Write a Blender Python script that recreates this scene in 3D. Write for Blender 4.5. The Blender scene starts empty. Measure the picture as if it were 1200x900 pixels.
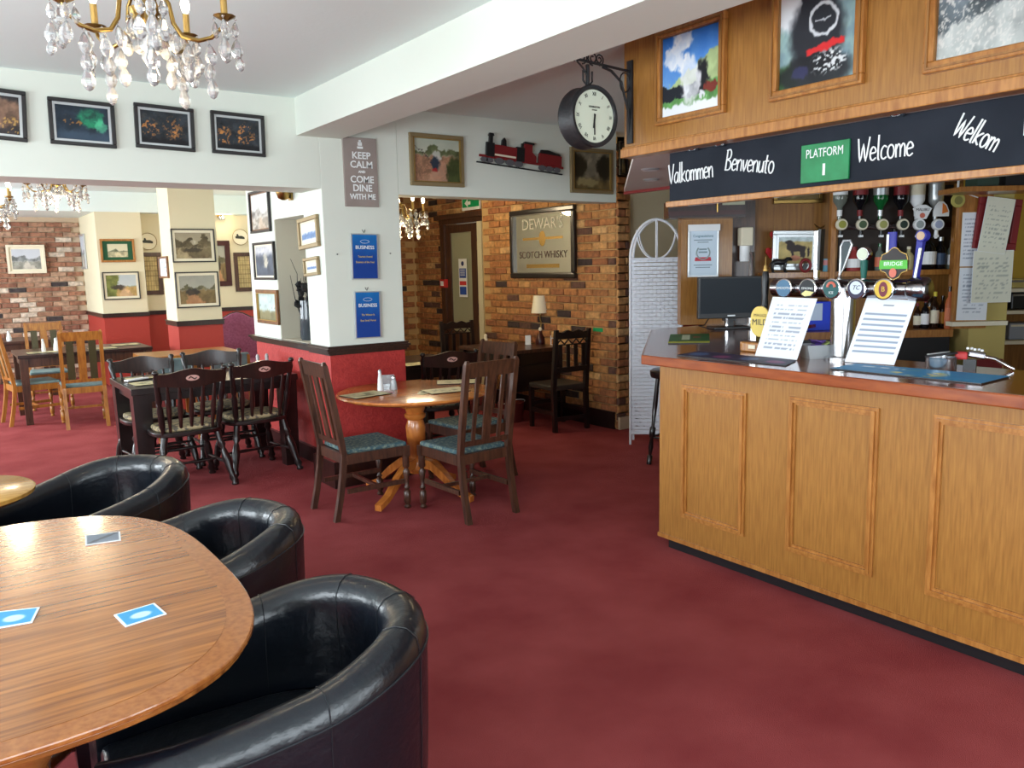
import bpy, math, random
import numpy as np
from mathutils import Vector, Matrix
random.seed(7)
S = bpy.context.scene
COL = S.collection
PI = math.pi
R = math.radians
# ------------------------------------------------------------------ camera
F, PITCH, ROLL, YAW, EYE = 950.0, R(8.3), R(1.25), R(35.4), 1.6
fw = Vector((math.sin(YAW)*math.cos(PITCH), math.cos(YAW)*math.cos(PITCH), -math.sin(PITCH)))
rt0 = Vector((math.cos(YAW), -math.sin(YAW), 0)); up0 = rt0.cross(fw)
rt = rt0*math.cos(ROLL) - up0*math.sin(ROLL); up = up0*math.cos(ROLL) + rt0*math.sin(ROLL)
EYEP = Vector((0, 0, EYE)); FWH = Vector((math.sin(YAW), math.cos(YAW), 0))
cd = bpy.data.cameras.new('camera'); cam = bpy.data.objects.new('camera', cd); COL.objects.link(cam)
cam.matrix_world = Matrix(((rt.x, up.x, -fw.x, 0), (rt.y, up.y, -fw.y, 0), (rt.z, up.z, -fw.z, EYE), (0, 0, 0, 1)))
cd.sensor_width = 36; cd.lens = F/1200*36; cd.clip_start = .05; S.camera = cam
# ------------------------------------------------------------------ world, daylight, exposure
w = bpy.data.worlds.new('overcast'); S.world = w; w.use_nodes = True
w.node_tree.nodes['Background'].inputs[0].default_value = (.80, .90, 1, 1)
w.node_tree.nodes['Background'].inputs[1].default_value = 1.0
S.view_settings.view_transform = 'Standard'; S.view_settings.look = 'None'
S.view_settings.exposure = 0.0; S.view_settings.gamma = 1
S.cycles.max_bounces = 8; S.cycles.diffuse_bounces = 5; S.cycles.glossy_bounces = 4
S.cycles.sample_clamp_indirect = 6; S.cycles.caustics_reflective = False; S.cycles.caustics_refractive = False
def area(name, loc, rot, sx, sy, power, col=(.84, .935, 1)):
    l = bpy.data.lights.new(name, 'AREA'); l.shape = 'RECTANGLE'; l.size = sx; l.size_y = sy; l.energy = power; l.color = col
    o = bpy.data.objects.new(name, l); COL.objects.link(o); o.location = loc; o.rotation_euler = rot
    return o
# daylight through the windows of the left wall and of the wall behind the camera
DAY = 1.4
area('window_daylight', (-2.75, 1.0, 1.55), (0, -PI/2, 0), 1.3, 2.6, 170*DAY)
area('window_daylight', (-2.75, 4.0, 1.55), (0, -PI/2, 0), 1.3, 1.8, 110*DAY)
area('window_daylight', (0.4, -2.15, 1.55), (PI/2, 0, 0), 2.8, 1.3, 80*DAY)
area('window_daylight', (3.1, -2.15, 1.55), (PI/2, 0, 0), 1.6, 1.3, 50*DAY)
area('window_daylight', (-2.75, 8.0, 1.55), (0, -PI/2, 0), 1.3, 1.8, 120*DAY)
area('window_daylight', (-2.75, 11.5, 1.55), (0, -PI/2, 0), 1.3, 2.4, 260*DAY)

# ------------------------------------------------------------------ pixel helpers (a point of the photograph on a real plane)
def ray(x, y): return fw + rt*((x-600)/F) - up*((y-450)/F)
def at(x, y, ax, val):
    d = ray(x, y); i = 'xyz'.index(ax); return EYEP + d*((val-EYEP[i])/d[i])
def bb(x, y, D):
    d = ray(x, y); return EYEP + d*(D/d.dot(FWH))
# ------------------------------------------------------------------ materials
def s2l(c): return tuple((x/12.92 if x <= .04045 else ((x+.055)/1.055)**2.4) for x in c)
def rgb(r, g, b): return s2l((r/255, g/255, b/255))
def mat(name, c, rough=.6, metal=0, c2=None, scale=20, stretch=(1, 1, 1), bump=0, bscale=80, coat=0, emit=None, es=0, trans=0, rot=(0, 0, 0), detail=4, ramp=(.35, .65), ior=1.45, spec=None, rough2=None, coords='Object'):
    m = bpy.data.materials.new(name); m.use_nodes = True; nt = m.node_tree; b = nt.nodes['Principled BSDF']
    b.inputs['Base Color'].default_value = (*c, 1); b.inputs['Roughness'].default_value = rough; b.inputs['Metallic'].default_value = metal
    b.inputs['IOR'].default_value = ior
    if coat: b.inputs['Coat Weight'].default_value = coat; b.inputs['Coat Roughness'].default_value = .12
    if spec is not None: b.inputs['Specular IOR Level'].default_value = spec
    if trans: b.inputs['Transmission Weight'].default_value = trans
    if emit: b.inputs['Emission Color'].default_value = (*emit, 1); b.inputs['Emission Strength'].default_value = es
    tc = nt.nodes.new('ShaderNodeTexCoord'); mp = nt.nodes.new('ShaderNodeMapping')
    nt.links.new(tc.outputs[coords], mp.inputs[0]); mp.inputs['Scale'].default_value = stretch; mp.inputs['Rotation'].default_value = rot
    if c2:
        n = nt.nodes.new('ShaderNodeTexNoise'); n.inputs['Scale'].default_value = scale; n.inputs['Detail'].default_value = detail
        r = nt.nodes.new('ShaderNodeValToRGB'); r.color_ramp.elements[0].position = ramp[0]; r.color_ramp.elements[1].position = ramp[1]
        r.color_ramp.elements[0].color = (*c, 1); r.color_ramp.elements[1].color = (*c2, 1)
        nt.links.new(mp.outputs[0], n.inputs['Vector']); nt.links.new(n.outputs['Fac'], r.inputs[0]); nt.links.new(r.outputs[0], b.inputs['Base Color'])
        if rough2 is not None:
            q = nt.nodes.new('ShaderNodeMapRange'); q.inputs[3].default_value = rough; q.inputs[4].default_value = rough2
            nt.links.new(n.outputs['Fac'], q.inputs[0]); nt.links.new(q.outputs[0], b.inputs['Roughness'])
    if bump:
        n2 = nt.nodes.new('ShaderNodeTexNoise'); n2.inputs['Scale'].default_value = bscale; n2.inputs['Detail'].default_value = 3
        bp = nt.nodes.new('ShaderNodeBump'); bp.inputs['Strength'].default_value = bump; bp.inputs['Distance'].default_value = .01
        nt.links.new(mp.outputs[0], n2.inputs['Vector']); nt.links.new(n2.outputs['Fac'], bp.inputs['Height']); nt.links.new(bp.outputs[0], b.inputs['Normal'])
    return m
def brickmat(name, tones, rough=.9):
    m = bpy.data.materials.new(name); m.use_nodes = True; nt = m.node_tree; b = nt.nodes['Principled BSDF']; b.inputs['Roughness'].default_value = rough
    oi = nt.nodes.new('ShaderNodeObjectInfo'); ge = nt.nodes.new('ShaderNodeNewGeometry')
    ad = nt.nodes.new('ShaderNodeMath'); ad.operation = 'ADD'; fr = nt.nodes.new('ShaderNodeMath'); fr.operation = 'FRACT'
    nt.links.new(oi.outputs['Random'], ad.inputs[0]); nt.links.new(ge.outputs['Random Per Island'], ad.inputs[1]); nt.links.new(ad.outputs[0], fr.inputs[0])
    r = nt.nodes.new('ShaderNodeValToRGB'); r.color_ramp.interpolation = 'CONSTANT'
    el = r.color_ramp.elements; el[0].color = (*tones[0][1], 1); el[0].position = 0; el[1].position = tones[1][0]; el[1].color = (*tones[1][1], 1)
    for p, c in tones[2:]:
        e = el.new(p); e.color = (*c, 1)
    nt.links.new(fr.outputs[0], r.inputs[0])
    n = nt.nodes.new('ShaderNodeTexNoise'); n.inputs['Scale'].default_value = 22; n.inputs['Detail'].default_value = 5
    nt.links.new(ge.outputs['Position'], n.inputs['Vector'])
    mr = nt.nodes.new('ShaderNodeMapRange'); mr.inputs[1].default_value = .3; mr.inputs[2].default_value = .7; mr.inputs[3].default_value = .6; mr.inputs[4].default_value = 1.35
    nt.links.new(n.outputs['Fac'], mr.inputs[0])
    vm = nt.nodes.new('ShaderNodeVectorMath'); vm.operation = 'SCALE'; nt.links.new(r.outputs[0], vm.inputs[0]); nt.links.new(mr.outputs[0], vm.inputs['Scale'])
    nt.links.new(vm.outputs[0], b.inputs['Base Color'])
    bp = nt.nodes.new('ShaderNodeBump'); bp.inputs['Strength'].default_value = .5; bp.inputs['Distance'].default_value = .01
    nt.links.new(n.outputs['Fac'], bp.inputs['Height']); nt.links.new(bp.outputs[0], b.inputs['Normal'])
    return m
M = {}
M['carpet'] = mat('carpet', rgb(138, 55, 58), .95, c2=rgb(168, 80, 81), scale=2.2, bump=.9, bscale=420, ramp=(.3, .75), spec=.15, detail=9)
M['white'] = mat('white_paint', rgb(214, 219, 209), .75, bump=.05, bscale=30)
M['ceil'] = mat('ceiling_paint', rgb(222, 234, 232), .85, bump=.08, bscale=40)
M['cream'] = mat('cream_paint', rgb(216, 206, 176), .8)
M['lilac'] = mat('mauve_grey_paint', rgb(206, 198, 192), .85)
M['niche'] = mat('grey_paint', rgb(190, 184, 168), .85)
M['red'] = mat('red_dado_paper', rgb(180, 54, 50), .6, c2=rgb(166, 46, 44), scale=30, bump=.45, bscale=60)
M['red2'] = mat('orange_red_paint', rgb(164, 54, 44), .6, bump=.2, bscale=60)
M['dark'] = mat('dark_stained_wood', rgb(50, 28, 24), .28, c2=rgb(34, 19, 17), scale=6, stretch=(8, 8, 1), coat=.3)
M['ebony'] = mat('near_black_wood', rgb(30, 20, 19), .3, c2=rgb(22, 15, 15), scale=6, coat=.3)
M['walnut'] = mat('walnut_wood', rgb(82, 51, 37), .35, c2=rgb(54, 33, 25), scale=6, stretch=(9, 9, 1), coat=.2)
M['oak'] = mat('golden_oak_veneer', rgb(162, 112, 50), .4, c2=rgb(136, 90, 36), scale=9, stretch=(12, 12, .8), coat=.25, detail=7, ramp=(.3, .7))
M['oaktrim'] = mat('oak_moulding', rgb(176, 120, 60), .32, c2=rgb(146, 92, 40), scale=9, stretch=(6, 6, 1), coat=.35)
M['oakdark'] = mat('brown_panel_wood', rgb(150, 104, 50), .45, c2=rgb(124, 82, 38), scale=6, stretch=(9, 9, .6))
M['oakchair'] = mat('honey_oak', rgb(172, 116, 50), .35, c2=rgb(140, 86, 34), scale=6, stretch=(8, 8, 1), coat=.3)
M['countertop'] = mat('red_brown_counter_top', rgb(138, 62, 26), .16, c2=rgb(108, 46, 20), scale=5, stretch=(9, 1, 9), coat=.6, detail=6)
M['counteredge'] = mat('mahogany_edge', rgb(150, 76, 34), .25, c2=rgb(126, 58, 26), scale=6, stretch=(6, 1, 6), coat=.4)
M['mahog'] = mat('mahogany_table_top', rgb(174, 110, 52), .2, c2=rgb(120, 68, 30), scale=5, stretch=(.6, 13, 4), coat=.5, detail=8, ramp=(.34, .66), rough2=.26)
M['band'] = mat('crossbanded_border', rgb(164, 102, 50), .2, c2=rgb(142, 82, 38), scale=60, coat=.5)
M['pine'] = mat('polished_orange_pine', rgb(198, 122, 56), .25, c2=rgb(166, 92, 38), scale=5, stretch=(1, 8, 2), coat=.4)
M['yellowtop'] = mat('pale_table_top', rgb(206, 160, 82), .22, c2=rgb(180, 130, 60), scale=5, stretch=(1, 8, 2), coat=.4)
M['leather'] = mat('black_leather', rgb(12, 17, 25), .3, bump=.3, bscale=30, spec=.55, coat=.12)
M['seam'] = mat('leather_seam', rgb(28, 31, 36), .35)
M['teal'] = mat('blue_green_patterned_fabric', rgb(58, 84, 92), .85, c2=rgb(122, 136, 124), scale=46, detail=2, ramp=(.45, .68))
M['bluepad'] = mat('pale_blue_leather', rgb(128, 156, 160), .4, c2=rgb(84, 108, 112), scale=4)
M['olive'] = mat('olive_leather', rgb(66, 62, 38), .4)
M['floral'] = mat('beige_floral_cushion', rgb(168, 152, 116), .85, c2=rgb(90, 84, 74), scale=34, detail=2, ramp=(.48, .56))
M['purple'] = mat('mauve_upholstery', rgb(172, 98, 130), .8, c2=rgb(150, 82, 110), scale=40)
M['brass'] = mat('antique_brass', rgb(150, 122, 70), .3, 1)
M['gold'] = mat('gilt', rgb(184, 150, 88), .38, .8); M['bronzegilt'] = mat('worn_gilt', rgb(140, 122, 88), .5, .3)
M['chrome'] = mat('chrome', (.8, .8, .82), .12, 1)
M['steel'] = mat('brushed_steel', (.62, .62, .64), .25, 1)
M['dull'] = mat('dark_chrome', (.32, .31, .33), .2, 1)
M['black'] = mat('black_paint', (.012, .012, .014), .35)
M['blackiron'] = mat('black_iron', (.015, .015, .017), .45, bump=.2)
M['frame'] = mat('black_frame', (.018, .017, .018), .3)
M['mount'] = mat('cream_mount', rgb(226, 218, 194), .8)
M['whitep'] = mat('white_card', rgb(236, 238, 240), .5)
M['paper'] = mat('white_paper', rgb(240, 243, 250), .6)
M['silverp'] = mat('silver_frame', rgb(190, 194, 196), .3, .6)
M['woodframe'] = mat('wood_frame', rgb(128, 86, 50), .35, c2=rgb(98, 64, 38), scale=10, coat=.3)
M['crystal'] = mat('cut_crystal', (1, 1, 1), .04, 0, trans=.75, ior=1.6, spec=.8)
M['glass'] = mat('clear_glass', (.95, .98, .97), .03, trans=1, ior=1.45)
M['bulb'] = mat('lit_bulb', (1, .95, .85), .3, emit=(1, .86, .6), es=14)
M['board'] = mat('blackboard', rgb(34, 39, 48), .7, c2=rgb(26, 31, 40), scale=5, spec=.2)
M['chalk'] = mat('chalk_white', rgb(232, 236, 236), .8)
M['green'] = mat('sign_green', rgb(24, 116, 66), .5, c2=rgb(30, 132, 78), scale=14)
M['clockface'] = mat('clock_face', rgb(214, 224, 204), .4)
M['grey'] = mat('grey_taupe_panel', rgb(150, 138, 132), .6, c2=rgb(142, 130, 124), scale=6)
M['engred'] = mat('engine_red', rgb(122, 30, 34), .5)
M['screen'] = mat('monitor_screen', rgb(26, 34, 42), .4, spec=.25)
M['wicker'] = mat('white_wicker', rgb(226, 230, 238), .6, bump=.3, bscale=120)
M['shade'] = mat('lamp_shade', rgb(226, 216, 190), .8)
M['bronze'] = mat('dark_red_ceramic', rgb(60, 22, 22), .3)
M['greyglass'] = mat('frosted_glass', rgb(156, 156, 132), .25)
M['mirror'] = mat('mirror_glass', (.86, .86, .84), .03, 1)
M['wire'] = mat('cream_gloss_paint', rgb(214, 206, 178), .4)
M['yellow'] = mat('yellow_wall', rgb(206, 172, 70), .8)
M['yellowcol'] = mat('mustard_wall', rgb(190, 172, 104), .8)
M['plastic'] = mat('clear_plastic_tub', rgb(222, 228, 232), .2, trans=.5)
M['crate'] = mat('grey_plastic', rgb(150, 156, 168), .5)
M['mortar'] = mat('mortar', rgb(186, 152, 104), .95, bump=.3)
M['mortar2'] = mat('pale_mortar', rgb(190, 168, 142), .95, bump=.3)
M['brick'] = brickmat('warm_brick', [(0, rgb(168, 118, 70)), (.2, rgb(152, 100, 60)), (.4, rgb(180, 134, 84)), (.52, rgb(146, 92, 58)), (.68, rgb(164, 108, 64)), (.84, rgb(92, 62, 50)), (.91, rgb(56, 42, 40)), (.96, rgb(190, 150, 102))])
M['brick2'] = brickmat('old_brick', [(0, rgb(152, 106, 82)), (.2, rgb(136, 92, 72)), (.38, rgb(170, 136, 112)), (.52, rgb(154, 116, 92)), (.66, rgb(198, 182, 164)), (.8, rgb(142, 100, 78)), (.94, rgb(62, 54, 54))])
def flat(name, r, g, b, rough=.5, metal=0):
    if name not in M: M[name] = mat(name, rgb(r, g, b), rough, metal)
    return M[name]
am = bpy.data.materials.new('printed_art'); am.use_nodes = True
_a = am.node_tree.nodes.new('ShaderNodeVertexColor'); _a.layer_name = 'Col'
am.node_tree.links.new(_a.outputs[0], am.node_tree.nodes['Principled BSDF'].inputs['Base Color']); am.node_tree.nodes['Principled BSDF'].inputs['Roughness'].default_value = .5; am.node_tree.nodes['Principled BSDF'].inputs['Specular IOR Level'].default_value = .25
M['art'] = am

# ------------------------------------------------------------------ mesh builder
def rz(a): return Matrix.Rotation(a, 4, 'Z')
def rx(a): return Matrix.Rotation(a, 4, 'X')
def ry(a): return Matrix.Rotation(a, 4, 'Y')
def T(x, y, z): return Matrix.Translation((x, y, z))
class MB:
    def __init__(s): s.v = []; s.f = []
    def add(s, vs, fs, X=None):
        o = len(s.v)
        s.v += [tuple((X @ Vector(p)) if X else p) for p in vs]; s.f += [tuple(i+o for i in f) for f in fs]; return s
    def box(s, c, d, X=None):
        x, y, z = d[0]/2, d[1]/2, d[2]/2
        vs = [(c[0]+a*x, c[1]+b*y, c[2]+e*z) for a in (-1, 1) for b in (-1, 1) for e in (-1, 1)]
        return s.add(vs, [(0, 1, 3, 2), (4, 6, 7, 5), (0, 4, 5, 1), (2, 3, 7, 6), (0, 2, 6, 4), (1, 5, 7, 3)], X)
    def b2(s, lo, hi, X=None):
        return s.box([(a+b)/2 for a, b in zip(lo, hi)], [abs(b-a) for a, b in zip(lo, hi)], X)
    def taper(s, p, q, a, b, X=None):            # square bar from p to q, half-sizes a then b
        p, q = Vector(p), Vector(q); vs = []
        for c, h in ((p, a), (q, b)):
            hx, hy = (h if isinstance(h, tuple) else (h, h))
            vs += [(c.x-hx, c.y-hy, c.z), (c.x+hx, c.y-hy, c.z), (c.x+hx, c.y+hy, c.z), (c.x-hx, c.y+hy, c.z)]
        return s.add(vs, [(3, 2, 1, 0), (4, 5, 6, 7)]+[(i, (i+1) % 4, 4+(i+1) % 4, 4+i) for i in range(4)], X)
    def lathe(s, prof, n=16, X=None, cap=True):
        vs = [(r*math.cos(2*PI*k/n), r*math.sin(2*PI*k/n), z) for r, z in prof for k in range(n)]
        fs = [(i*n+k, i*n+(k+1) % n, (i+1)*n+(k+1) % n, (i+1)*n+k) for i in range(len(prof)-1) for k in range(n)]
        if cap:
            if prof[0][0] > 1e-5: fs.append(tuple(range(n-1, -1, -1)))
            if prof[-1][0] > 1e-5: fs.append(tuple((len(prof)-1)*n+k for k in range(n)))
        return s.add(vs, fs, X)
    def rod(s, p, q, prof, n=10, X=None):        # lathe along p->q, prof in (radius, 0..1)
        p, q = Vector(p), Vector(q); d = q-p
        m = T(*p) @ d.to_track_quat('Z', 'Y').to_matrix().to_4x4()
        if X: m = X @ m
        if isinstance(prof, (int, float)): prof = [(prof, 0), (prof, 1)]
        return s.lathe([(r, t*d.length) for r, t in prof], n, m)
    def tube(s, pts, r, n=8, X=None, closed=False):
        pts = [Vector(p) for p in pts]; N = len(pts); vs = []; nrm = None
        for i, p in enumerate(pts):
            t = (pts[(i+1) % N]-pts[i-1]) if closed else (pts[min(i+1, N-1)]-pts[max(i-1, 0)])
            t = t.normalized() if t.length > 1e-9 else Vector((0, 0, 1))
            if nrm is None: nrm = t.orthogonal().normalized()
            nrm = (nrm - t*nrm.dot(t)); nrm = nrm.normalized() if nrm.length > 1e-6 else t.orthogonal().normalized()
            b = t.cross(nrm); rr = r[i] if isinstance(r, (list, tuple)) else r
            vs += [tuple(p+(nrm*math.cos(2*PI*k/n)+b*math.sin(2*PI*k/n))*rr) for k in range(n)]
        fs = [(i*n+k, i*n+(k+1) % n, ((i+1) % N)*n+(k+1) % n, ((i+1) % N)*n+k) for i in range(N if closed else N-1) for k in range(n)]
        if not closed: fs += [tuple(range(n-1, -1, -1)), tuple((N-1)*n+k for k in range(n))]
        return s.add(vs, fs, X)
    def prism(s, poly, z0, z1, X=None):          # ccw polygon extruded along z
        n = len(poly); vs = [(x, y, z0) for x, y in poly]+[(x, y, z1) for x, y in poly]
        return s.add(vs, [tuple(range(n-1, -1, -1)), tuple(range(n, 2*n))]+[(i, (i+1) % n, n+(i+1) % n, n+i) for i in range(n)], X)
    def face(s, poly, y0, y1, X=None):           # (x, z) outline extruded along y
        n = len(poly); vs = [(x, y0, z) for x, z in poly]+[(x, y1, z) for x, z in poly]
        return s.add(vs, [tuple(range(n)), tuple(range(2*n-1, n-1, -1))]+[(i, n+i, n+(i+1) % n, (i+1) % n) for i in range(n)], X)
    def ring(s, w, h, t, d0, d1, X=None):        # rectangular frame in xz, outer w x h, bar t, depth y d0..d1
        s.b2((-w/2, d0, h/2-t), (w/2, d1, h/2), X); s.b2((-w/2, d0, -h/2), (w/2, d1, -h/2+t), X)
        s.b2((-w/2, d0, -h/2+t), (-w/2+t, d1, h/2-t), X); s.b2((w/2-t, d0, -h/2+t), (w/2, d1, h/2-t), X); return s
    def mesh(s, name, m, smooth=None):
        me = bpy.data.meshes.new(name); me.from_pydata(s.v, [], s.f); me.update()
        if m is not None: me.materials.append(M[m] if isinstance(m, str) else m)
        if smooth:
            me.polygons.foreach_set('use_smooth', [True]*len(me.polygons))
            if smooth < 170: me.set_sharp_from_angle(angle=R(smooth))
        return me
    def build(s, name, m, parent=None, smooth=None, bevel=0, loc=None, rot=None):
        o = bpy.data.objects.new(name, s.mesh(name, m, smooth)); COL.objects.link(o)
        if parent: o.parent = parent
        if loc is not None: o.location = loc
        if rot is not None: o.rotation_euler = (0, 0, rot)
        if bevel:
            bv = o.modifiers.new('b', 'BEVEL'); bv.width = bevel; bv.segments = 2; bv.limit_method = 'ANGLE'; bv.angle_limit = R(40)
        return o
def tag(o, label, cat, group=None, kind=None):
    if label: o['label'] = label
    if cat: o['category'] = cat
    if group: o['group'] = group
    if kind: o['kind'] = kind
    return o
def thing(name, label, cat, loc=(0, 0, 0), rot=0, group=None):
    o = bpy.data.objects.new(name, None); o.empty_display_size = .1; COL.objects.link(o)
    o.location = loc; o.rotation_euler = (0, 0, rot) if not isinstance(rot, tuple) else rot
    return tag(o, label, cat, group)
def struct(name, mb, m, parent=None, smooth=None, bevel=0):
    o = mb.build(name, m, parent, smooth, bevel)
    if not parent: o['kind'] = 'structure'
    return o
KIDS = {}
def dup(root, loc, rot, label, group=None, scale=None):
    r = root.copy(); COL.objects.link(r); r.location = loc; r.rotation_euler = (0, 0, rot) if not isinstance(rot, tuple) else rot; r['label'] = label
    if scale: r.scale = scale
    if group: r['group'] = group
    for ch in [c for c in root.children]:
        c = ch.copy(); COL.objects.link(c); c.parent = r
        for g in ch.children:
            d = g.copy(); COL.objects.link(d); d.parent = c
    return r
def text(name, s, size, m, parent, X, extr=.0006, align='CENTER', sx=1, shear=0, sp=1, bold=0):
    cu = bpy.data.curves.new(name, 'FONT'); cu.body = s; cu.size = size; cu.extrude = extr; cu.align_x = align; cu.align_y = 'CENTER'; cu.shear = shear; cu.space_line = sp; cu.resolution_u = 3; cu.offset = bold
    t = bpy.data.objects.new(name, cu); COL.objects.link(t)
    bpy.context.view_layer.update()
    me = bpy.data.meshes.new_from_object(t.evaluated_get(bpy.context.evaluated_depsgraph_get())); bpy.data.objects.remove(t)
    me.transform(X @ Matrix.Rotation(PI/2, 4, 'X') @ Matrix.Diagonal((sx, 1, 1, 1))); me.materials.clear(); me.materials.append(M[m] if isinstance(m, str) else m)
    o = bpy.data.objects.new(name, me); COL.objects.link(o); o.parent = parent; return o
# ------------------------------------------------------------------ flat printed pictures
def lat(U, V, fx, fy, seed):
    g = np.random.RandomState(seed).rand(fy+2, fx+2); x = np.clip(U, 0, .9999)*fx; y = np.clip(V, 0, .9999)*fy
    i, j = x.astype(int), y.astype(int); a, b = x-i, y-j; a = a*a*(3-2*a); b = b*b*(3-2*b)
    return (g[j, i]*(1-a)+g[j, i+1]*a)*(1-b)+(g[j+1, i]*(1-a)+g[j+1, i+1]*a)*b
def fb(U, V, s, f=4, asp=1.5): return lat(U, V, int(f*asp)+1, f, s)*.5+lat(U, V, int(2.3*f*asp), int(2.3*f), s+1)*.3+lat(U, V, int(5*f*asp), 5*f, s+2)*.2
def mix(a, b, t): t = np.clip(t, 0, 1)[..., None]; return a*(1-t)+b*t
def C3(r, g, b): return np.array((r, g, b), float)/255
def sm(x, a, b): t = np.clip((x-a)/(b-a), 0, 1); return t*t*(3-2*t)
def blob(U, V, x, y, rx_, ry_): return sm(1-np.sqrt(((U-x)/rx_)**2+((V-y)/ry_)**2), 0, .35)
def landscape(U, V, s, sky, tree, ground, path, hor=.5, hi=.75, pathx=.45):
    n = fb(U, V, s); I = np.ones(U.shape+(3,))
    c = mix(I*sky[0], I*sky[1], V+n*.5-.3)
    top = hor+(hi-hor)*lat(U, U*0, 5, 1, s+9)+.08*fb(U, V, s+5, 6)
    c = mix(c, I*tree*(.55+.9*n)[..., None], sm(top-V, 0, .03)*sm(V-hor, -.03, .03))
    c = mix(c, I*ground*(.7+.6*n)[..., None], sm(hor-V, -.02, .04))
    px_ = np.abs(U-pathx-(hor-V)*.25); c = mix(c, I*path*(.8+.4*n)[..., None], sm(.04+(hor-V)*.55-px_, 0, .05)*sm(hor-V, 0, .03))
    return c, n
WARP = {'aurora', 'lights', 'dusk', 'sepia', 'rail', 'coast', 'white', 'village', 'sea', 'wild', 'valley', 'engine_print', 'woods', 'alpine', 'front', 'yard', 'dog'}
def art(kind, U, V, s=1):
    if kind in WARP:
        k = .5 if kind in ('front', 'dog') else 1
        U, V = U+k*.10*(fb(U, V, s+70, 7)-.5)+k*.05*(lat(U, V, 30, 22, s+3)-.5), V+k*.10*(fb(U, V, s+90, 7)-.5)+k*.05*(lat(U, V, 30, 22, s+4)-.5)
    I = np.ones(U.shape+(3,)); n = fb(U, V, s*13+1)
    if kind == 'aurora':
        c = I*C3(34, 46, 58)*(.6+.8*n)[..., None]; c = mix(c, I*C3(40, 170, 110), blob(U, V, .66, .66, .3, .34)*n*1.1)
        c = mix(c, I*C3(90, 200, 150), blob(U, V, .85, .45, .12, .25)*n); c = mix(c, I*C3(210, 140, 60), (lat(U, V, 30, 18, 5) > .82)*blob(U, V, .25, .5, .3, .25)*.6); return mix(c, I*C3(70, 90, 110), sm(.35-V, 0, .2)*.6)
    if kind == 'lights':
        c = I*C3(44, 50, 56)*(.5+.9*n)[..., None]; k = (lat(U, V, 34, 20, s+3) > .66)*n
        c = mix(c, I*C3(214, 140, 70), k*(blob(U, V, .2, .42, .22, .36)+blob(U, V, .68, .48, .25, .45)+.1)*1.2); return mix(c, I*C3(26, 26, 30), sm(.22-V, 0, .1))
    if kind == 'dusk':
        c = mix(I*C3(52, 48, 50), I*C3(118, 92, 76), blob(U, V, .5, .55, .9, .45)); c = c*(.5+.9*n)[..., None]; return mix(c, I*C3(214, 170, 90), (lat(U, V, 34, 20, s) > .8)*.7*sm(.5-V, 0, .1))
    if kind == 'sepia':
        c, n = landscape(U, V, s*7, (C3(176, 166, 140), C3(150, 140, 118)), C3(92, 82, 62), C3(116, 104, 78), C3(166, 152, 118), .42, .95, .1)
        c = mix(c, I*C3(58, 52, 44), blob(U, V, .5, .33, .32, .1)*.7); return mix(c, I*C3(196, 188, 166), blob(U, V, .5, .62, .1, .12)*.7)
    if kind == 'rail':
        c, n = landscape(U, V, s*5, (C3(178, 176, 162), C3(150, 150, 140)), C3(96, 92, 70), C3(120, 102, 70), C3(170, 126, 90), .5, .68, .3)
        return mix(c, I*C3(48, 46, 46), blob(U, V, .36, .42, .22, .14)*.8)
    if kind == 'coast':
        c, n = landscape(U, V, s*5, (C3(196, 200, 196), C3(178, 186, 190)), C3(120, 124, 78), C3(176, 146, 92), C3(200, 164, 124), .45, .5, .55)
        c = mix(c, I*C3(116, 122, 66)*(.6+.7*n)[..., None], sm(.75-U*1.6-(1-V)*.2, 0, .1)); return mix(c, I*C3(62, 54, 50), blob(U, V, .38, .42, .26, .13)*.85)
    if kind == 'white':
        c, n = landscape(U, V, s*5, (C3(206, 208, 214), C3(190, 196, 204)), C3(120, 124, 124), C3(150, 150, 140), C3(190, 184, 172), .4, .66, .5); return c
    if kind == 'village':
        c, n = landscape(U, V, s*5, (C3(206, 206, 200), C3(200, 206, 206)), C3(130, 126, 122), C3(150, 142, 130), C3(176, 160, 142), .36, .55, .5); return mix(c, I*C3(236, 234, 228), (lat(U, V, 12, 18, 3) > .6)*.4)
    if kind == 'sea': return mix(mix(I*C3(226, 230, 236), I*C3(90, 124, 170), sm(.55-V, 0, .1)), I*C3(232, 234, 236), sm(.2-V, 0, .1))*(.85+.25*n)[..., None]
    if kind == 'wild': c = mix(I*C3(188, 206, 204), I*C3(128, 122, 88), sm(.35+.1*n-V, 0, .1)); return mix(c*(.8+.35*n)[..., None], I*C3(90, 110, 112), (np.abs(V-.52-.05*np.sin(U*6)) < .012)*.6)
    if kind == 'valley': c = mix(I*C3(192, 194, 200), I*C3(74, 82, 96), sm(.72-V+.2*n, 0, .2)); return mix(c*(.75+.5*n)[..., None], I*C3(206, 198, 176), blob(U, V, .55, .52, .16, .3)*n*1.3)
    if kind == 'engine_print':
        c, n = landscape(U, V, 31, (C3(196, 196, 176), C3(170, 176, 160)), C3(92, 98, 66), C3(144, 108, 84), C3(168, 130, 106), .62, .9, .5)
        c = mix(c, I*C3(188, 134, 106), sm(lat(U, V, 40, 30, 4), .4, .7)*.6*sm(.62-V, 0, .05)); c = mix(c, I*C3(196, 196, 190), blob(U, V, .5, .6, .1, .14)*.8)
        c = mix(c, I*C3(44, 54, 66), blob(U, V, .47, .42, .11, .2)); c = mix(c, I*C3(150, 40, 40), blob(U, V, .44, .28, .09, .05)); c = mix(c, I*C3(70, 62, 60), (np.abs(V-.45+(.45-U)*-.9) < .012)*(U < .42)*1.0)
        return mix(c, I*C3(66, 74, 40)*(.6+.8*n)[..., None], blob(U, V, .92, .2, .26, .5))
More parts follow.
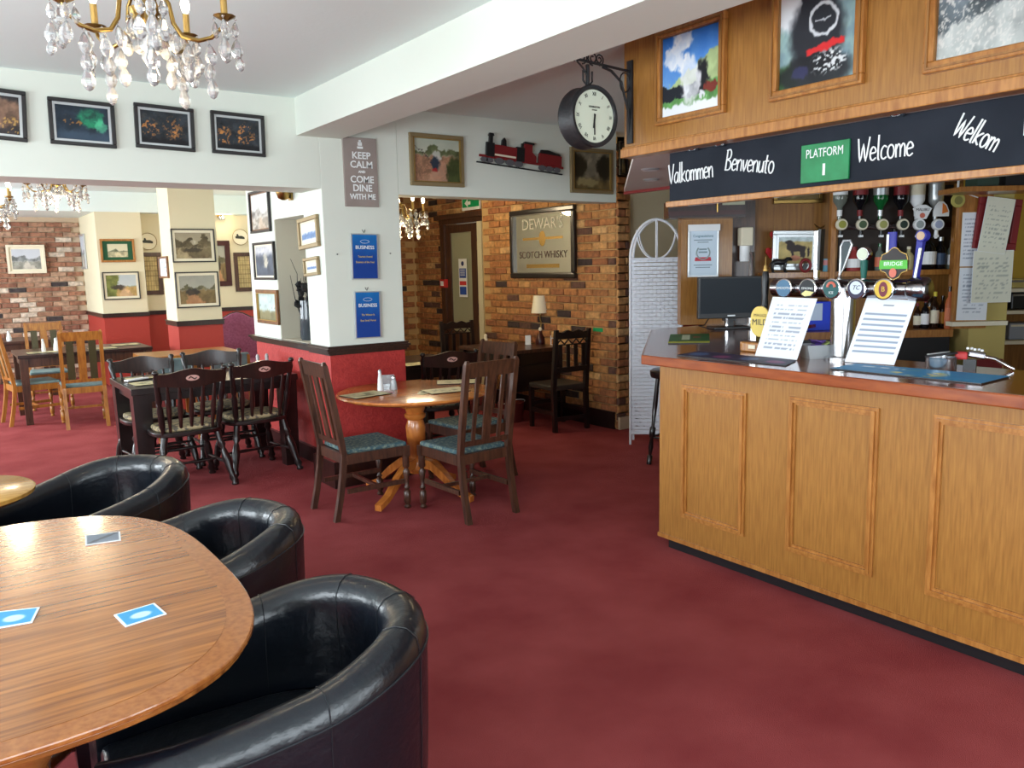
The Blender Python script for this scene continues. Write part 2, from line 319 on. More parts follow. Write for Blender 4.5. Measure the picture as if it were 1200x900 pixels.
    if kind == 'woods':
        c = mix(I*C3(150, 140, 118), I*C3(120, 100, 62), sm(.4-V, 0, .2))*(.6+.6*n)[..., None]; c = mix(c, I*C3(52, 44, 30), blob(U, V, .12, .62, .3, .4)); c = mix(c, I*C3(44, 38, 28), blob(U, V, .85, .6, .25, .4)); return mix(c, I*C3(170, 156, 110), blob(U, V, .4, .2, .35, .12)*.7)
    if kind == 'alpine':
        c = mix(I*C3(150, 190, 230), I*C3(46, 110, 196), V+.25*(n-.5)); hill = .30+.46*U+.05*n
        c = mix(c, I*C3(176, 196, 140)*(.75+.4*n)[..., None], sm(hill-V, 0, .03)); c = mix(c, I*C3(96, 150, 84)*(.7+.6*n)[..., None], sm(.36-V, 0, .03)); c = mix(c, I*C3(228, 232, 236), sm(.13+.03*n-V, 0, .04))
        c = mix(c, I*C3(34, 38, 46), sm(.09-np.abs(V-.27-.02*n), 0, .02)*sm(.78-U, 0, .03)); c = mix(c, I*C3(30, 30, 34), blob(U, V, .7, .42, .13, .24)); c = mix(c, I*C3(120, 50, 40), blob(U, V, .84, .27, .13, .07))
        c = mix(c, I*C3(232, 234, 238), np.clip(blob(U, V, .5, .4, .2, .34)+blob(U, V, .2, .72, .18, .18)+blob(U, V, .38, .9, .2, .16)+blob(U, V, .42, .6, .14, .14), 0, 1)*(.55+.7*n)); return mix(c, I*C3(214, 216, 220), blob(U, V, .68, .2, .06, .07))
    if kind == 'front':
        c = mix(I*C3(120, 150, 170), I*C3(150, 176, 160), n)*(.8+.4*n)[..., None]; c = mix(c, I*C3(226, 232, 236), blob(U, V, .14, .82, .25, .3)); c = mix(c, I*C3(70, 130, 60), blob(U, V, .1, .1, .2, .18)*n*1.8)
        c = mix(c, I*C3(40, 42, 48), np.clip(blob(U, V, .5, .5, .42, .5)+sm(.22-np.abs(U-.5), 0, .04)*sm(V-.5, 0, .03), 0, 1)); c = mix(c, I*C3(28, 28, 32), blob(U, V, .45, .12, .6, .22)*.9)
        d = np.sqrt((U-.58)**2+((V-.62)*1.15)**2); c = mix(c, I*C3(200, 204, 208), sm(.03-np.abs(d-.17), 0, .02)); c = mix(c, I*C3(186, 190, 196), sm(.012-np.abs(V-.62), 0, .01)*(d < .1)*1.)
        c = mix(c, I*C3(206, 44, 46), sm(.045-np.abs(V-.32-.1*(U-.3)), 0, .02)*sm(.26-np.abs(U-.6), 0, .03)); c = mix(c, I*C3(210, 214, 216), sm(lat(U, V, 40, 50, 8), .5, .7)*blob(U, V, .66, .2, .26, .14)); c = mix(c, I*C3(20, 20, 24), blob(U, V, .52, .93, .12, .14)); return mix(c, I*C3(60, 60, 120), blob(U, V, .3, .14, .14, .08)*.5)
    if kind == 'yard':
        c = mix(I*C3(60, 66, 68), I*C3(120, 132, 140), n*1.3-.2); c = mix(c, I*C3(190, 194, 190), sm(.28+.25*U-V, 0, .06)*(.6+.5*n)); c = mix(c, I*C3(206, 204, 198), sm(lat(U, V, 60, 44, 6), .6, .8)*.8); return mix(c, I*C3(36, 36, 42), blob(U, V, .7, .7, .4, .3)*.8)
    if kind == 'dog':
        c = mix(I*C3(196, 176, 118), I*C3(206, 220, 222), sm(V-.8, 0, .05))*(.8+.35*n)[..., None]; dk = C3(62, 54, 54)
        for x, y, a, b in ((.55, .58, .26, .12), (.36, .66, .12, .16), (.3, .8, .1, .08), (.42, .42, .04, .2), (.75, .42, .05, .22), (.68, .45, .05, .2), (.88, .45, .03, .18)): c = mix(c, I*dk, blob(U, V, x, y, a*1.25, b*1.25))
        c = mix(c, I*C3(190, 130, 104), blob(U, V, .5, .22, .2, .12)); return mix(c, I*C3(120, 84, 60), blob(U, V, .8, .12, .15, .12))
    if kind == 'tickets':
        k = ((U*5 % 1) < .08)+((V*7 % 1) < .1); c = I*C3(192, 172, 122)*(.75+.4*n)[..., None]; return mix(c, I*C3(96, 78, 50), k*.8)
    if kind == 'text':
        c = I*C3(226, 230, 236); k = ((V*14 % 1) < .35)*(lat(U, V, 40, 14, s) > .35)*(np.abs(U-.5) < .36)*(V > .1)*(V < .92); return mix(c, I*C3(140, 150, 166), k*.8)
    if kind == 'lines':
        c = I*C3(226, 230, 238); k = ((V*12 % 1) < .25)*(np.abs(U-.5) < .42)*(V > .1)*(V < .82); c = mix(c, I*C3(130, 142, 160), k*.9); return mix(c, I*C3(90, 96, 110), ((np.abs(V-.9) < .012)*(np.abs(U-.5) < .1))*1.)
    if kind == 'handwriting':
        c = I*C3(222, 222, 204); k = ((V*12 % 1) < .4)*(lat(U, V, 44, 40, s) > .55)*(np.abs(U-.5) < .42)*(V > .08)*(V < .86); return mix(c, I*C3(150, 156, 148), k*.7)
    if kind == 'bluemat':
        c = mix(I*C3(70, 160, 210), I*C3(58, 140, 200), n); c = mix(c, I*C3(228, 224, 150), blob(U, V, .55, .4, .2, .42)*(n > .45)*1.); return mix(c, I*C3(190, 220, 236), (np.abs(V-.7) < .06)*(U < .4)*(lat(U, V, 40, 4, 3) > .4)*1.)
    if kind == 'darkmat':
        c = I*C3(40, 34, 72); return mix(mix(c, I*C3(70, 100, 150), blob((U*4 % 1), V, .5, .5, .4, .35)*(np.floor(U*4) % 2 == 0)), I*C3(130, 60, 110), blob((U*4 % 1), V, .5, .4, .4, .3)*(np.floor(U*4) % 2 == 1))
    if kind == 'greenmat':
        c = I*C3(42, 108, 52)*(.8+.4*n)[..., None]; c = mix(c, I*C3(196, 206, 60), (V < .16)*1.); c = mix(c, I*C3(210, 226, 200), (np.abs(U-.42) < .1)*(np.abs(V-.6) < .26)*1.); return mix(c, I*C3(120, 80, 50), (np.abs(U-.7) < .1)*(np.abs(V-.62) < .1)*1.)
    if kind == 'placemat':
        c = I*C3(206, 198, 156)*(.85+.25*n)[..., None]; return mix(c, I*C3(122, 120, 90), blob(U, V, .5, .5, .42, .4)*(n > .5)*.9)
    if kind == 'bluecoaster':
        c = I*C3(226, 236, 244); e = (np.abs(U-.5) < .44)*(np.abs(V-.5) < .44); c = mix(c, I*C3(60, 150, 200), e*1.); c = mix(c, I*C3(220, 236, 246), blob(U, V, .5, .45, .3, .25)*.8); return c
    if kind == 'greycoaster':
        c = I*C3(206, 210, 214); e = (np.abs(U-.5) < .44)*(np.abs(V-.5) < .44); c = mix(c, I*C3(112, 124, 138), e*1.); return mix(c, I*C3(70, 76, 86), (np.abs(V-U) < .1)*e*.8)
    if kind == 'plaque':
        return mix(I*C3(22, 60, 140), I*C3(20, 110, 180), V*1.4-.6+.3*n)
    if kind == 'print_plate':
        c = I*C3(222, 214, 178); return mix(c, I*C3(54, 58, 48), np.clip(blob(U, V, .5, .5, .32, .2)+blob(U, V, .36, .62, .12, .18), 0, 1))
    if kind == 'greenmount':
        c = I*C3(36, 84, 56); e = (np.abs(U-.5) < .33)*(np.abs(V-.5) < .33); l, _ = landscape(np.clip((U-.17)/.66, 0, 1), np.clip((V-.17)/.66, 0, 1), 12, (C3(216, 210, 180), C3(206, 200, 170)), C3(120, 124, 100), C3(180, 172, 140), C3(206, 196, 160), .4, .7, .5); return mix(c, l, e*1.)
    return I*.5
def artmesh(name, kind, wd, ht, s=1, nx=40, ny=None, X=None):
    ny = ny or max(10, int(nx*ht/wd)); u = np.linspace(0, 1, nx+1); v = np.linspace(0, 1, ny+1); U, V = np.meshgrid(u, v)
    c = np.clip(art(kind, U, V, s), 0, 1); c = np.where(c <= .04045, c/12.92, ((c+.055)/1.055)**2.4)
    vs = [(wd*(a-.5), 0, ht*(b-.5)) for b in v for a in u]
    if X: vs = [tuple(X @ Vector(p)) for p in vs]
    W1 = nx+1; fs = [(j*W1+i, j*W1+i+1, (j+1)*W1+i+1, (j+1)*W1+i) for j in range(ny) for i in range(nx)]
    me = bpy.data.meshes.new(name); me.from_pydata(vs, [], fs); me.update(); me.materials.append(M['art'])
    at_ = me.color_attributes.new('Col', 'FLOAT_COLOR', 'POINT'); at_.data.foreach_set('color', np.concatenate([c.reshape(-1, 3), np.ones((c.shape[0]*c.shape[1], 1))], 1).astype(np.float32).ravel())
    return me
def artpart(name, kind, wd, ht, parent, loc=(0, 0, 0), s=1, nx=40, X=None):
    o = bpy.data.objects.new(name, artmesh(name, kind, wd, ht, s, nx, X=X)); COL.objects.link(o); o.parent = parent; o.location = loc; return o
ROT = {'y': 0, 'x': -PI/2}
def onplane(plane, p0, p1):
    """centre, width, height of a wall rectangle from its upper left and lower right corners in the photograph"""
    f = (lambda p: bb(p[0], p[1], plane[1])) if plane[0] == 'b' else (lambda p: at(p[0], p[1], plane[0], plane[1]))
    a, b = f(p0), f(p1); c = (a+b)/2; wd = ((a-b).xy).length; return c, wd, abs(a.z-b.z)
def picture(label, plane, p0, p1, kind, s=1, frame='frame', fwid=.02, mount=0, group=None, tilt=0, name='framed_picture', cat='picture', mcol='mount', depth=.025, nx=36, lean=0, inner=None):
    c, wd, ht = onplane(plane, p0, p1); a = -YAW if plane[0] == 'b' else ROT[plane[0]]
    t = thing(name, label, cat, c, (lean, tilt, a), group)
    MB().ring(wd, ht, fwid, -depth, 0).build('frame', frame, t, bevel=min(.004, fwid/4))
    if inner: MB().ring(wd-2*fwid, ht-2*fwid, .006, -depth-.003, -.004).build('inner_slip', inner, t)
    if mount: MB().ring(wd-2*fwid, ht-2*fwid, mount, -.010, -.004).build('mount', mcol, t)
    m2 = fwid+mount
    artpart('print', kind, wd-2*m2+.004, ht-2*m2+.004, t, (0, -.008, 0), s, nx)
    if frame == 'oaktrim' and fwid > .033: MB().ring(wd-.024, ht-.024, .008, -depth-.006, -.01).build('bead', 'oakdark', t); MB().ring(wd-2*fwid+.012, ht-2*fwid+.012, .008, -depth+.008, -.004).build('slip', 'oakdark', t)  # bead and slip in darker wood paint in the moulding's shade lines
    MB().b2((-wd/2+.004, -.006, -ht/2+.004), (wd/2-.004, -.001, ht/2-.004)).build('backing', 'black', t)
    return t

# ================================================================== the setting
CZ, YA = 2.76, 5.51
def sbox(name, lo, hi, m, bevel=0, parent=None): return struct(name, MB().b2(lo, hi), m, parent, bevel=bevel)
fl = sbox('floor', (-2.7, -2.1, -.05), (9, 15.2, 0), 'carpet')
sbox('ceiling', (-2.7, -2.1, CZ), (9, 12.85, CZ+.08), 'ceil')
sbox('ceiling_far', (-2.7, 12.85, 2.48), (9, 15.2, CZ+.08), 'ceil')
sbox('trim_1', (2.15, -2.1, 2.513), (2.48, YA, CZ), 'white')['label'] = 'white boxed ceiling beam running into the room'
def wall_windows(name, axis, pos, lo, hi, wins, zlo=.9, zhi=2.2, th=.12):
    """wall with window openings, each with its own frame"""
    mb = MB(); a = lo
    def seg(u0, u1, z0, z1):
        if axis == 'x': mb.b2((pos-th, u0, z0), (pos, u1, z1))
        else: mb.b2((u0, pos-th, z0), (u1, pos, z1))
    for (u0, u1) in wins: seg(a, u0, 0, CZ); seg(u0, u1, 0, zlo); seg(u0, u1, zhi, CZ); a = u1
    seg(a, hi, 0, CZ); struct(name, mb, 'white')
    for k, (u0, u1) in enumerate(wins):
        f = MB(); n = 3
        for i in range(n+1):
            u = u0+(u1-u0)*i/n
            if axis == 'x': f.b2((pos-.08, u-.025, zlo), (pos-.03, u+.025, zhi))
            else: f.b2((u-.025, pos-.08, zlo), (u+.025, pos-.03, zhi))
        for z in (zlo, zhi-.04):
            if axis == 'x': f.b2((pos-.08, u0, z), (pos-.03, u1, z+.04))
            else: f.b2((u0, pos-.08, z), (u1, pos-.03, z+.04))
        struct('window_%d' % (len([o for o in COL.objects if o.name.startswith('window_') and o.type == 'MESH'])+1), f, 'white')
wall_windows('wall_left', 'x', -2.6, -2.1, 15.2, [(-.3, 2.3), (3.1, 4.9), (7.1, 8.9), (10.3, 12.7)])
wall_windows('wall_back', 'y', -2.0, -2.6, 9, [(-1.0, 1.8), (2.3, 3.9)])
# wall between the rooms, coplanar header, pillar
sbox('wall_middle', (-2.6, YA, 2.165), (2.31, YA+.36, CZ), 'white')
sbox('wall_middle_left', (-2.6, YA, 0), (-1.6, YA+.36, 2.165), 'white')
sbox('wall_middle_right', (2.92, YA, 2.142), (5.11, YA+.2, CZ), 'white')
pil = sbox('wall_pillar', (2.31, YA, 1.03), (2.92, YA+.36, CZ), 'white', bevel=.006)
pd = struct('dado_panel', MB().b2((2.312, YA+.002, .16), (2.918, YA+.358, 1.0)), 'red', pil)
def mouldings(name, boxes, parent=None):     # stepped dark dado rail round the given footprint (x0,y0,x1,y1)
    mb = MB()
    for (x0, y0, x1, y1) in boxes:
        for o, z0, z1 in ((.012, .985, 1.0), (.022, 1.0, 1.016), (.034, 1.018, 1.034), (.018, 1.034, 1.05)):
            mb.b2((x0-o, y0-o, z0), (x1+o, y1+o, z1))
    o = struct(name, mb, 'dark', parent); return o
mouldings('trim_2', [(2.31, YA, 2.92, YA+.36)])
sbox('baseboard_pillar', (2.285, YA-.025, 0), (2.94, YA+.38, .2), 'dark', bevel=.004)
# wall going back on the left of the pillar, with a niche
XC = 2.5
mb = MB().b2((XC, 5.87, 1.0), (XC+.42, 6.02, CZ)).b2((XC, 7.04, 1.0), (XC+.42, 7.75, CZ)).b2((XC, 6.02, 2.04), (XC+.42, 7.04, CZ))
wc = struct('wall_side', mb, 'white')
struct('sill', MB().b2((XC+.01, 6.02, .99), (2.86, 7.03, 1.004)), 'niche', wc)
struct('niche_back', MB().b2((2.86, 6.02, 1.0), (2.92, 7.04, 2.04)), 'niche', wc)
struct('niche_side', MB().b2((XC+.004, 7.028, 1.0), (2.86, 7.0395, 2.04)), 'niche', wc)
struct('dado_panel', MB().b2((XC+.01, 5.87, 0), (2.92, 7.75, 1.0)), 'red', wc)
mb = MB()
for o, z0, z1 in ((.02, .945, .96), (.035, .962, .976), (.05, .98, 1.0)): mb.b2((XC-o, 5.89, z0), (XC+.01, 7.77, z1)); mb.b2((XC-o, 7.745, z0), (2.9, 7.75+o, z1))
struct('trim_3', mb, 'dark')
struct('baseboard_side', MB().b2((XC-.02, 5.9, 0), (XC+.01, 7.77, .13)), 'ebony')
# dining room pillars and back walls
def dadopillar(n, x0, y0, x1, y1, ztop, m='cream'):
    w_ = sbox('wall_column', (x0, y0, 1.03), (x1, y1, ztop), m); struct('dado_panel', MB().b2((x0+.002, y0+.002, 0), (x1-.002, y1-.002, 1.03)), 'red2', w_)
    struct('trim_%d' % n, MB().b2((x0-.015, y0-.015, .985), (x1+.015, y1+.015, 1.03)).b2((x0-.022, y0-.022, 1.03), (x1+.022, y1+.022, 1.045)), 'dark')
dadopillar(4, 2.315, 9.93, 2.825, 10.45, CZ)
dadopillar(5, 2.0, 12.87, 2.6, 14.4, CZ)
dadopillar(6, 2.6, 13.15, 9, 13.4, CZ)
struct('wall_corridor', MB().prism([(2.92, 7.75), (3.0, 7.70), (4.48, 10.15), (4.48, 13.15), (4.4, 13.15), (4.4, 10.2)], 0, CZ), 'white')
# ---- brick walls: each brick a part
def brick_shape(seed, L=.215, H=.065, D=.03):
    r = random.Random(seed); mb = MB(); j = lambda a: r.uniform(-a, a)
    vs = []
    for x, z in ((-L/2, -H/2), (L/2, -H/2), (L/2, H/2), (-L/2, H/2)): vs.append((x+j(.003), D/2, z+j(.002)))
    for x, z in ((-L/2, -H/2), (L/2, -H/2), (L/2, H/2), (-L/2, H/2)): vs.append((x+j(.004), -D/2+.007, z+j(.003)))
    for x, z in ((-L/2+.007, -H/2+.007), (L/2-.007, -H/2+.007), (L/2-.007, H/2-.007), (-L/2+.007, H/2-.007)): vs.append((x+j(.004), -D/2+j(.003), z+j(.003)))
    fs = [(8, 9, 10, 11), (3, 2, 1, 0)]
    for a, b in ((0, 4), (4, 8)): fs += [(a+i, a+(i+1) % 4, b+(i+1) % 4, b+i) for i in range(4)]
    return mb.add(vs, fs)
def brickwall(name, plane, pos, u0, u1, skip, m, seen, parent, mort, depth=.25):
    """plane 'x': face at x=pos looking to -x, u is y; plane 'y': face at y=pos looking to -y, u is x. seen(u,z) picks the pieces built singly"""
    fulls = [brick_shape(i).mesh('brick', m) for i in range(4)]; halves = [brick_shape(9+i, .10).mesh('brick', m) for i in range(2)]
    rest = MB(); n = 0; row = 0; z = .045; rr = random.Random(name)
    ang = -PI/2 if plane == 'x' else 0
    while z < CZ-.03:
        u = u0+(.056 if row % 2 else .112)
        first = row % 2
        while u < u1-.03:
            half = first; L = .10 if half else .215
            c = u if not half else u
            ok = not skip(c, z) and c+L/2 < u1+.02
            p = (pos-.006+rr.uniform(-.004, .003), c, z) if plane == 'x' else (c, pos-.006+rr.uniform(-.004, .003), z)
            if ok:
                if seen(c, z) and n < 300:
                    o = bpy.data.objects.new('brick', rr.choice(halves if half else fulls)); COL.objects.link(o); o.parent = parent; o.location = p; o.rotation_euler = (rr.uniform(-.02, .02), 0, ang+(PI if rr.random() < 0 else 0)); n += 1
                else:
                    b_ = brick_shape(rr.randint(0, 99), L); rest.add(b_.v, b_.f, T(*p) @ rz(ang))
            u += (L/2+.01+.1075); first = 0
        row += 1; z += .075
    if rest.v:
        o = rest.build('brick_rest', m, parent); o['kind'] = 'stuff'
    return n
XE = 5.33
we = struct('wall_right_brick', MB().b2((XE, 5.735, 0), (XE+.15, 8.03, CZ)), 'mortar')
brickwall('e', 'x', XE, 5.74, 8.03, lambda u, z: False, 'brick', lambda u, z: z < 2.2, we, 'mortar')
we2 = struct('wall_brick_end', MB().b2((XE+.01, 5.735, 0), (5.5, 5.75, CZ)), 'mortar')
for k in range(36):
    L = .095 if k % 2 else .14
    o = brick_shape(200+k % 6, L).build('brick', 'brick', we2, loc=(XE-.006+L/2+.0, 5.729, .045+k*.075))
    if k % 2: brick_shape(230+k, .045).build('brick', 'brick', we2, loc=(XE+.124, 5.729, .045+k*.075))
XD = 5.55
wd = struct('wall_door_brick', MB().b2((XD, 8.03, 0), (XD+.15, 8.3, CZ)).b2((XD, 9.2, 0), (XD+.15, 10.2, CZ)).b2((XD, 8.3, 2.2), (XD+.15, 9.2, CZ)), 'mortar')
brickwall('d', 'x', XD, 8.05, 10.05, lambda u, z: 8.22 < u < 9.26 and z < 2.22, 'brick', lambda u, z: z < 2.3, wd, 'mortar')
wf = struct('wall_end_brick', MB().b2((4.4, 10.05, 0), (XD, 10.2, CZ)), 'mortar')
brickwall('f', 'y', 10.05, 4.6, XD, lambda u, z: False, 'brick', lambda u, z: u > 4.9 and z < 2.3, wf, 'mortar')
sbox('wall_end_plain', (4.28, 10.05, 0), (4.4, 10.2, CZ), 'cream')
wb = struct('wall_far_brick', MB().b2((-2.6, 14.32, 0), (2.0, 14.5, 2.48)), 'mortar2')
brickwall('b', 'y', 14.31, .3, 2.0, lambda u, z: z > 2.44, 'brick2', lambda u, z: u > .55, wb, 'mortar2')
sbox('baseboard_brick', (XE-.04, 5.75, 0), (XE-.012, 8.0, .17), 'ebony')
sbox('baseboard_brick_end', (XE-.012, 5.69, 0), (5.5, 5.715, .12), 'mortar2')
# ---- passage beyond the wicker screen, and the bar's outer walls
sbox('wall_passage', (5.5, 5.80, 1.03), (7.4, 5.9, CZ), 'cream'); sbox('wall_passage_dado', (5.5, 5.795, 0), (7.4, 5.9, 1.03), 'red')
sbox('baseboard_passage', (5.5, 5.775, 0), (7.4, 5.795, .14), 'ebony')
sbox('wall_right', (8.4, -2, 0), (8.5, 5.8, CZ), 'yellow')
# ---- glazed door in the brick wall
dr = thing('door_1', None, None, (XD-.02, 8.78, 0), -PI/2); dr['kind'] = 'structure'; dr['label'] = 'dark wooden door with frosted glass panel in brick wall'
MB().b2((-.50, -.05, 2.14), (.62, .04, 2.22)).b2((-.56, -.09, 2.2), (.64, .04, 2.26)).b2((-.50, -.04, 0), (-.40, .04, 2.14)).build('lintel', 'walnut', dr)
MB().b2((-.40, -.02, 0), (-.28, .03, 2.13)).b2((.22, -.02, 0), (.36, .03, 2.13)).b2((-.28, -.02, 2.03), (.22, .03, 2.13)).b2((-.28, -.02, 0), (.22, .03, .78)).build('door_leaf', 'walnut', dr)
MB().b2((-.28, 0, .78), (.22, .01, 2.03)).build('glass_pane', 'greyglass', dr)
MB().b2((.40, -.05, 0), (.50, .04, 2.14)).b2((.36, -.02, 0), (.38, .03, 2.13)).build('door_jamb', 'wire', dr)
for z in (.9, 1.15, 1.8): MB().b2((.365, -.035, z), (.395, -.02, z+.1)).build('hinge', 'brass', dr)
sg = thing('door_notice', 'white notice with blue and red panels on the door glass', 'sign', (XD-.045, 8.76, 1.46), -PI/2)
MB().b2((-.095, -.004, -.24), (.095, 0, .24)).build('board', 'whitep', sg)
for z0, z1, c in ((.0, .12, (40, 80, 170)), (-.09, -.04, (200, 50, 50)), (-.21, -.11, (40, 80, 170))): MB().b2((-.075, -.007, z0), (.075, -.004, z1)).build('panel', flat('n%d' % c[0], *c), sg)
MB().rod((0, -.004, .18), (0, -.007, .18), .03, 14).build('symbol', flat('navy', 40, 60, 110), sg)
for k in range(5): MB().b2((-.055, -.009, .03+k*.018), (.055, -.007, .036+k*.018)).build('text_line', 'whitep', sg)
ex = thing('exit_sign', 'green exit sign hanging above the glazed door', 'sign', (XD-.06, 8.50, 2.37), -PI/2)
MB().b2((-.20, -.01, -.085), (.20, .01, .12)).build('board', 'whitep', ex); MB().b2((-.185, -.013, -.05), (.185, -.01, .11)).build('panel', flat('exitgreen', 0, 150, 90), ex)
MB().face([(-.13, 0), (-.06, .05), (-.06, .02), (.0, .02), (.0, -.02), (-.06, -.02), (-.06, -.05)], -.015, -.013).build('arrow', 'whitep', ex)

# ================================================================== bar canopy
XF = 3.15
cn = sbox('bar_canopy', (XF, -2, 2.20), (XF+.06, 3.33, CZ), 'oak'); cn['kind'] = 'thing'; tag(cn, 'golden oak canopy fascia above the bar', 'canopy')
struct('bottom_rail', MB().b2((XF-.018, -2, 2.165), (XF+.07, 3.345, 2.212)).b2((XF-.010, -2, 2.212), (XF, 3.34, 2.222)), 'oaktrim', cn, bevel=.004)
struct('soffit', MB().prism([(XF+.06, 3.32), (XF+.06, -2), (4.65, -2), (4.65, 4.92)][::1], 2.172, 2.20), 'lilac', cn)
struct('soffit_rail', MB().b2((4.645, -2, 2.15), (4.68, 4.92, 2.21)), 'engred', cn)
cbn = thing('welcome_board', 'long blackboard over the bar with welcome in several languages', 'sign', (XF+.12, 3.11, 2.045), -PI/2)
MB().b2((0, 0, -.125), (5.1, .02, .125)).build('board', 'board', cbn); MB().b2((-.01, -.02, -.155), (5.1, .03, -.125)).build('rail', 'oaktrim', cbn, bevel=.003)
GL = {'V': (.5, [[(0, 1), (.22, 0), (.46, 1.02)]]), 'l': (.2, [[(.08, 1.05), (.06, .1), (.14, 0)]]), 'k': (.4, [[(.05, 1.05), (.03, 0)], [(.34, .55), (.06, .25), (.34, 0)]]),
      'a': (.46, [[(.36, .48), (.22, .55), (.05, .36), (.04, .12), (.16, 0), (.34, .2), (.37, .55), (.37, .08), (.42, 0)]]),
      'o': (.42, [[(.19+.17*math.cos(a), .28+.28*math.sin(a)) for a in [i*PI/6 for i in range(13)]]]), 'e': (.4, [[(.03, .3), (.33, .34), (.28, .52), (.15, .56), (.03, .36), (.05, .1), (.17, 0), (.34, .1)]]),
      'm': (.58, [[(.03, .55), (.05, 0)], [(.05, .35), (.16, .55), (.26, .42), (.27, 0)], [(.27, .35), (.4, .55), (.5, .42), (.51, 0)]]), 'n': (.42, [[(.03, .55), (.05, 0)], [(.05, .35), (.2, .56), (.32, .42), (.34, 0)]]),
      'v': (.38, [[(.02, .55), (.15, 0), (.32, .57)]]), 'u': (.42, [[(.03, .55), (.04, .12), (.15, 0), (.3, .16), (.33, .55), (.34, 0)]]), 't': (.3, [[(.12, .85), (.1, .08), (.22, 0)], [(0, .55), (.26, .58)]]),
      'c': (.36, [[(.32, .48), (.2, .56), (.05, .4), (.04, .12), (.16, 0), (.32, .08)]]), 'W': (.66, [[(0, 1), (.12, 0), (.3, .75), (.42, 0), (.64, 1.03)]]),
      'B': (.5, [[(.06, 1), (.05, 0)], [(.0, .96), (.25, 1.02), (.36, .84), (.3, .6), (.07, .52), (.34, .44), (.42, .2), (.28, .02), (.0, .0)]]), 'i': (.15, [[(.06, .55), (.07, 0)]])}
def chalk(word, x, z, h, ang, sx=1.0):
    mb = MB(); u = 0; Xf = T(x, -.002, z) @ ry(-ang)
    for ch in word:
        wd_, st = GL[ch]
        for line in st:
            P2 = [Vector(((u+a)*h*sx, 0, b*h)) for a, b in line]; q = []
            for i in range(len(P2)-1):
                a0, a1, a2, a3 = P2[max(i-1, 0)], P2[i], P2[i+1], P2[min(i+2, len(P2)-1)]
                for k in range(3):
                    t = k/3; q.append(.5*((2*a1)+(a2-a0)*t+(2*a0-5*a1+4*a2-a3)*t*t+(3*a1-a0-3*a2+a3)*t**3))
            q.append(P2[-1]); mb.tube(q, .0036, 5, Xf)
        u += wd_
    return mb.build('lettering', 'chalk', cbn)
def cx(px): return 3.11-at(px, 180, 'x', XF+.12).y     # distance along the board from its far end
def cz(px, py): return at(px, py, 'x', XF+.12).z-2.045
chalk('Valkommen', cx(784.5), cz(782, 217)+.005, .098, 0.02, (cx(834)-cx(782))/(.098*3.95))
chalk('Benvenuto', cx(850), cz(850, 199), .095, -.16, (cx(908)-cx(850))/(.095*3.65))
chalk('Welcome', cx(1006), cz(1006, 190), .095, .0, (cx(1072)-cx(1006))/(.095*3.05))
chalk('Welkom', cx(1115), cz(1115, 158), .085, -.50, (cx(1168)-cx(1115))/(.085*2.75)*1.12)
MB().b2((cx(1198), -.002, -.02), (cx(1199.5), 0, .07)).build('lettering', 'chalk', cbn)
pn = thing('platform_sign', 'green and white platform 1 sign on the blackboard', 'sign', (XF+.118, 3.11-(cx(941)+cx(997))/2, 2.02), -PI/2)
pw = cx(997)-cx(941); MB().b2((-pw/2, -.012, -.082), (pw/2, 0, .085)).build('board', 'green', pn, bevel=.002)
text('lettering', 'PLATFORM', .054, 'chalk', pn, T(0, -.013, .042), sx=pw*.9/.305); MB().b2((-.006, -.0135, -.055), (.006, -.012, -.005)).build('numeral', 'chalk', pn)
for px, py in ((826, 176), (1068, 137), (858, 171)):
    p = at(px, py, 'z', 2.168); q = thing('downlight', {826: 'chrome downlight above the first greeting on the board', 858: 'small chrome stud light right of the first downlight', 1068: 'chrome downlight over the right part of the blackboard'}[px], 'light', (XF+.09, p.y, 2.172))
    MB().lathe([(.022, -.012), (.028, -.004), (.03, 0)], 18).build('rim', 'chrome', q, 60); MB().lathe([(0, -.010), (.016, -.012)], 14, cap=False).build('lens', 'glass', q)
for px, py, n in ((762, 198, 'upper'), (763, 210, 'lower')):
    p = at(px, py, 'z', 2.172); q = thing('downlight', '%s one of two round downlights in soffit left of blackboard' % n, 'light', (p.x, p.y, 2.172))
    MB().lathe([(.045, -.010), (.055, -.004), (.058, 0)], 20).build('rim', 'silverp', q, 60); MB().lathe([(0, -.011), (.045, -.011)], 14, cap=False).build('lens', 'whitep', q)  # plain white lens paints in the bright glint of these lights
picture('alpine steam train photograph in oak frame on canopy, leftmost of three', ('x', XF), (772, 40), (852, 132), 'alpine', 1, 'oaktrim', .035, nx=90, group='train photographs on the canopy', depth=.03)
picture('front of steam locomotive photograph in oak frame on canopy, middle of three', ('x', XF), (908, -16), (1014, 98), 'front', 1, 'oaktrim', .04, nx=90, group='train photographs on the canopy', depth=.03)
picture('railway yard photograph in oak frame on canopy, rightmost and cut by frame', ('x', XF), (1092, -60), (1225, 60), 'yard', 1, 'oaktrim', .04, nx=70, group='train photographs on the canopy', depth=.03)

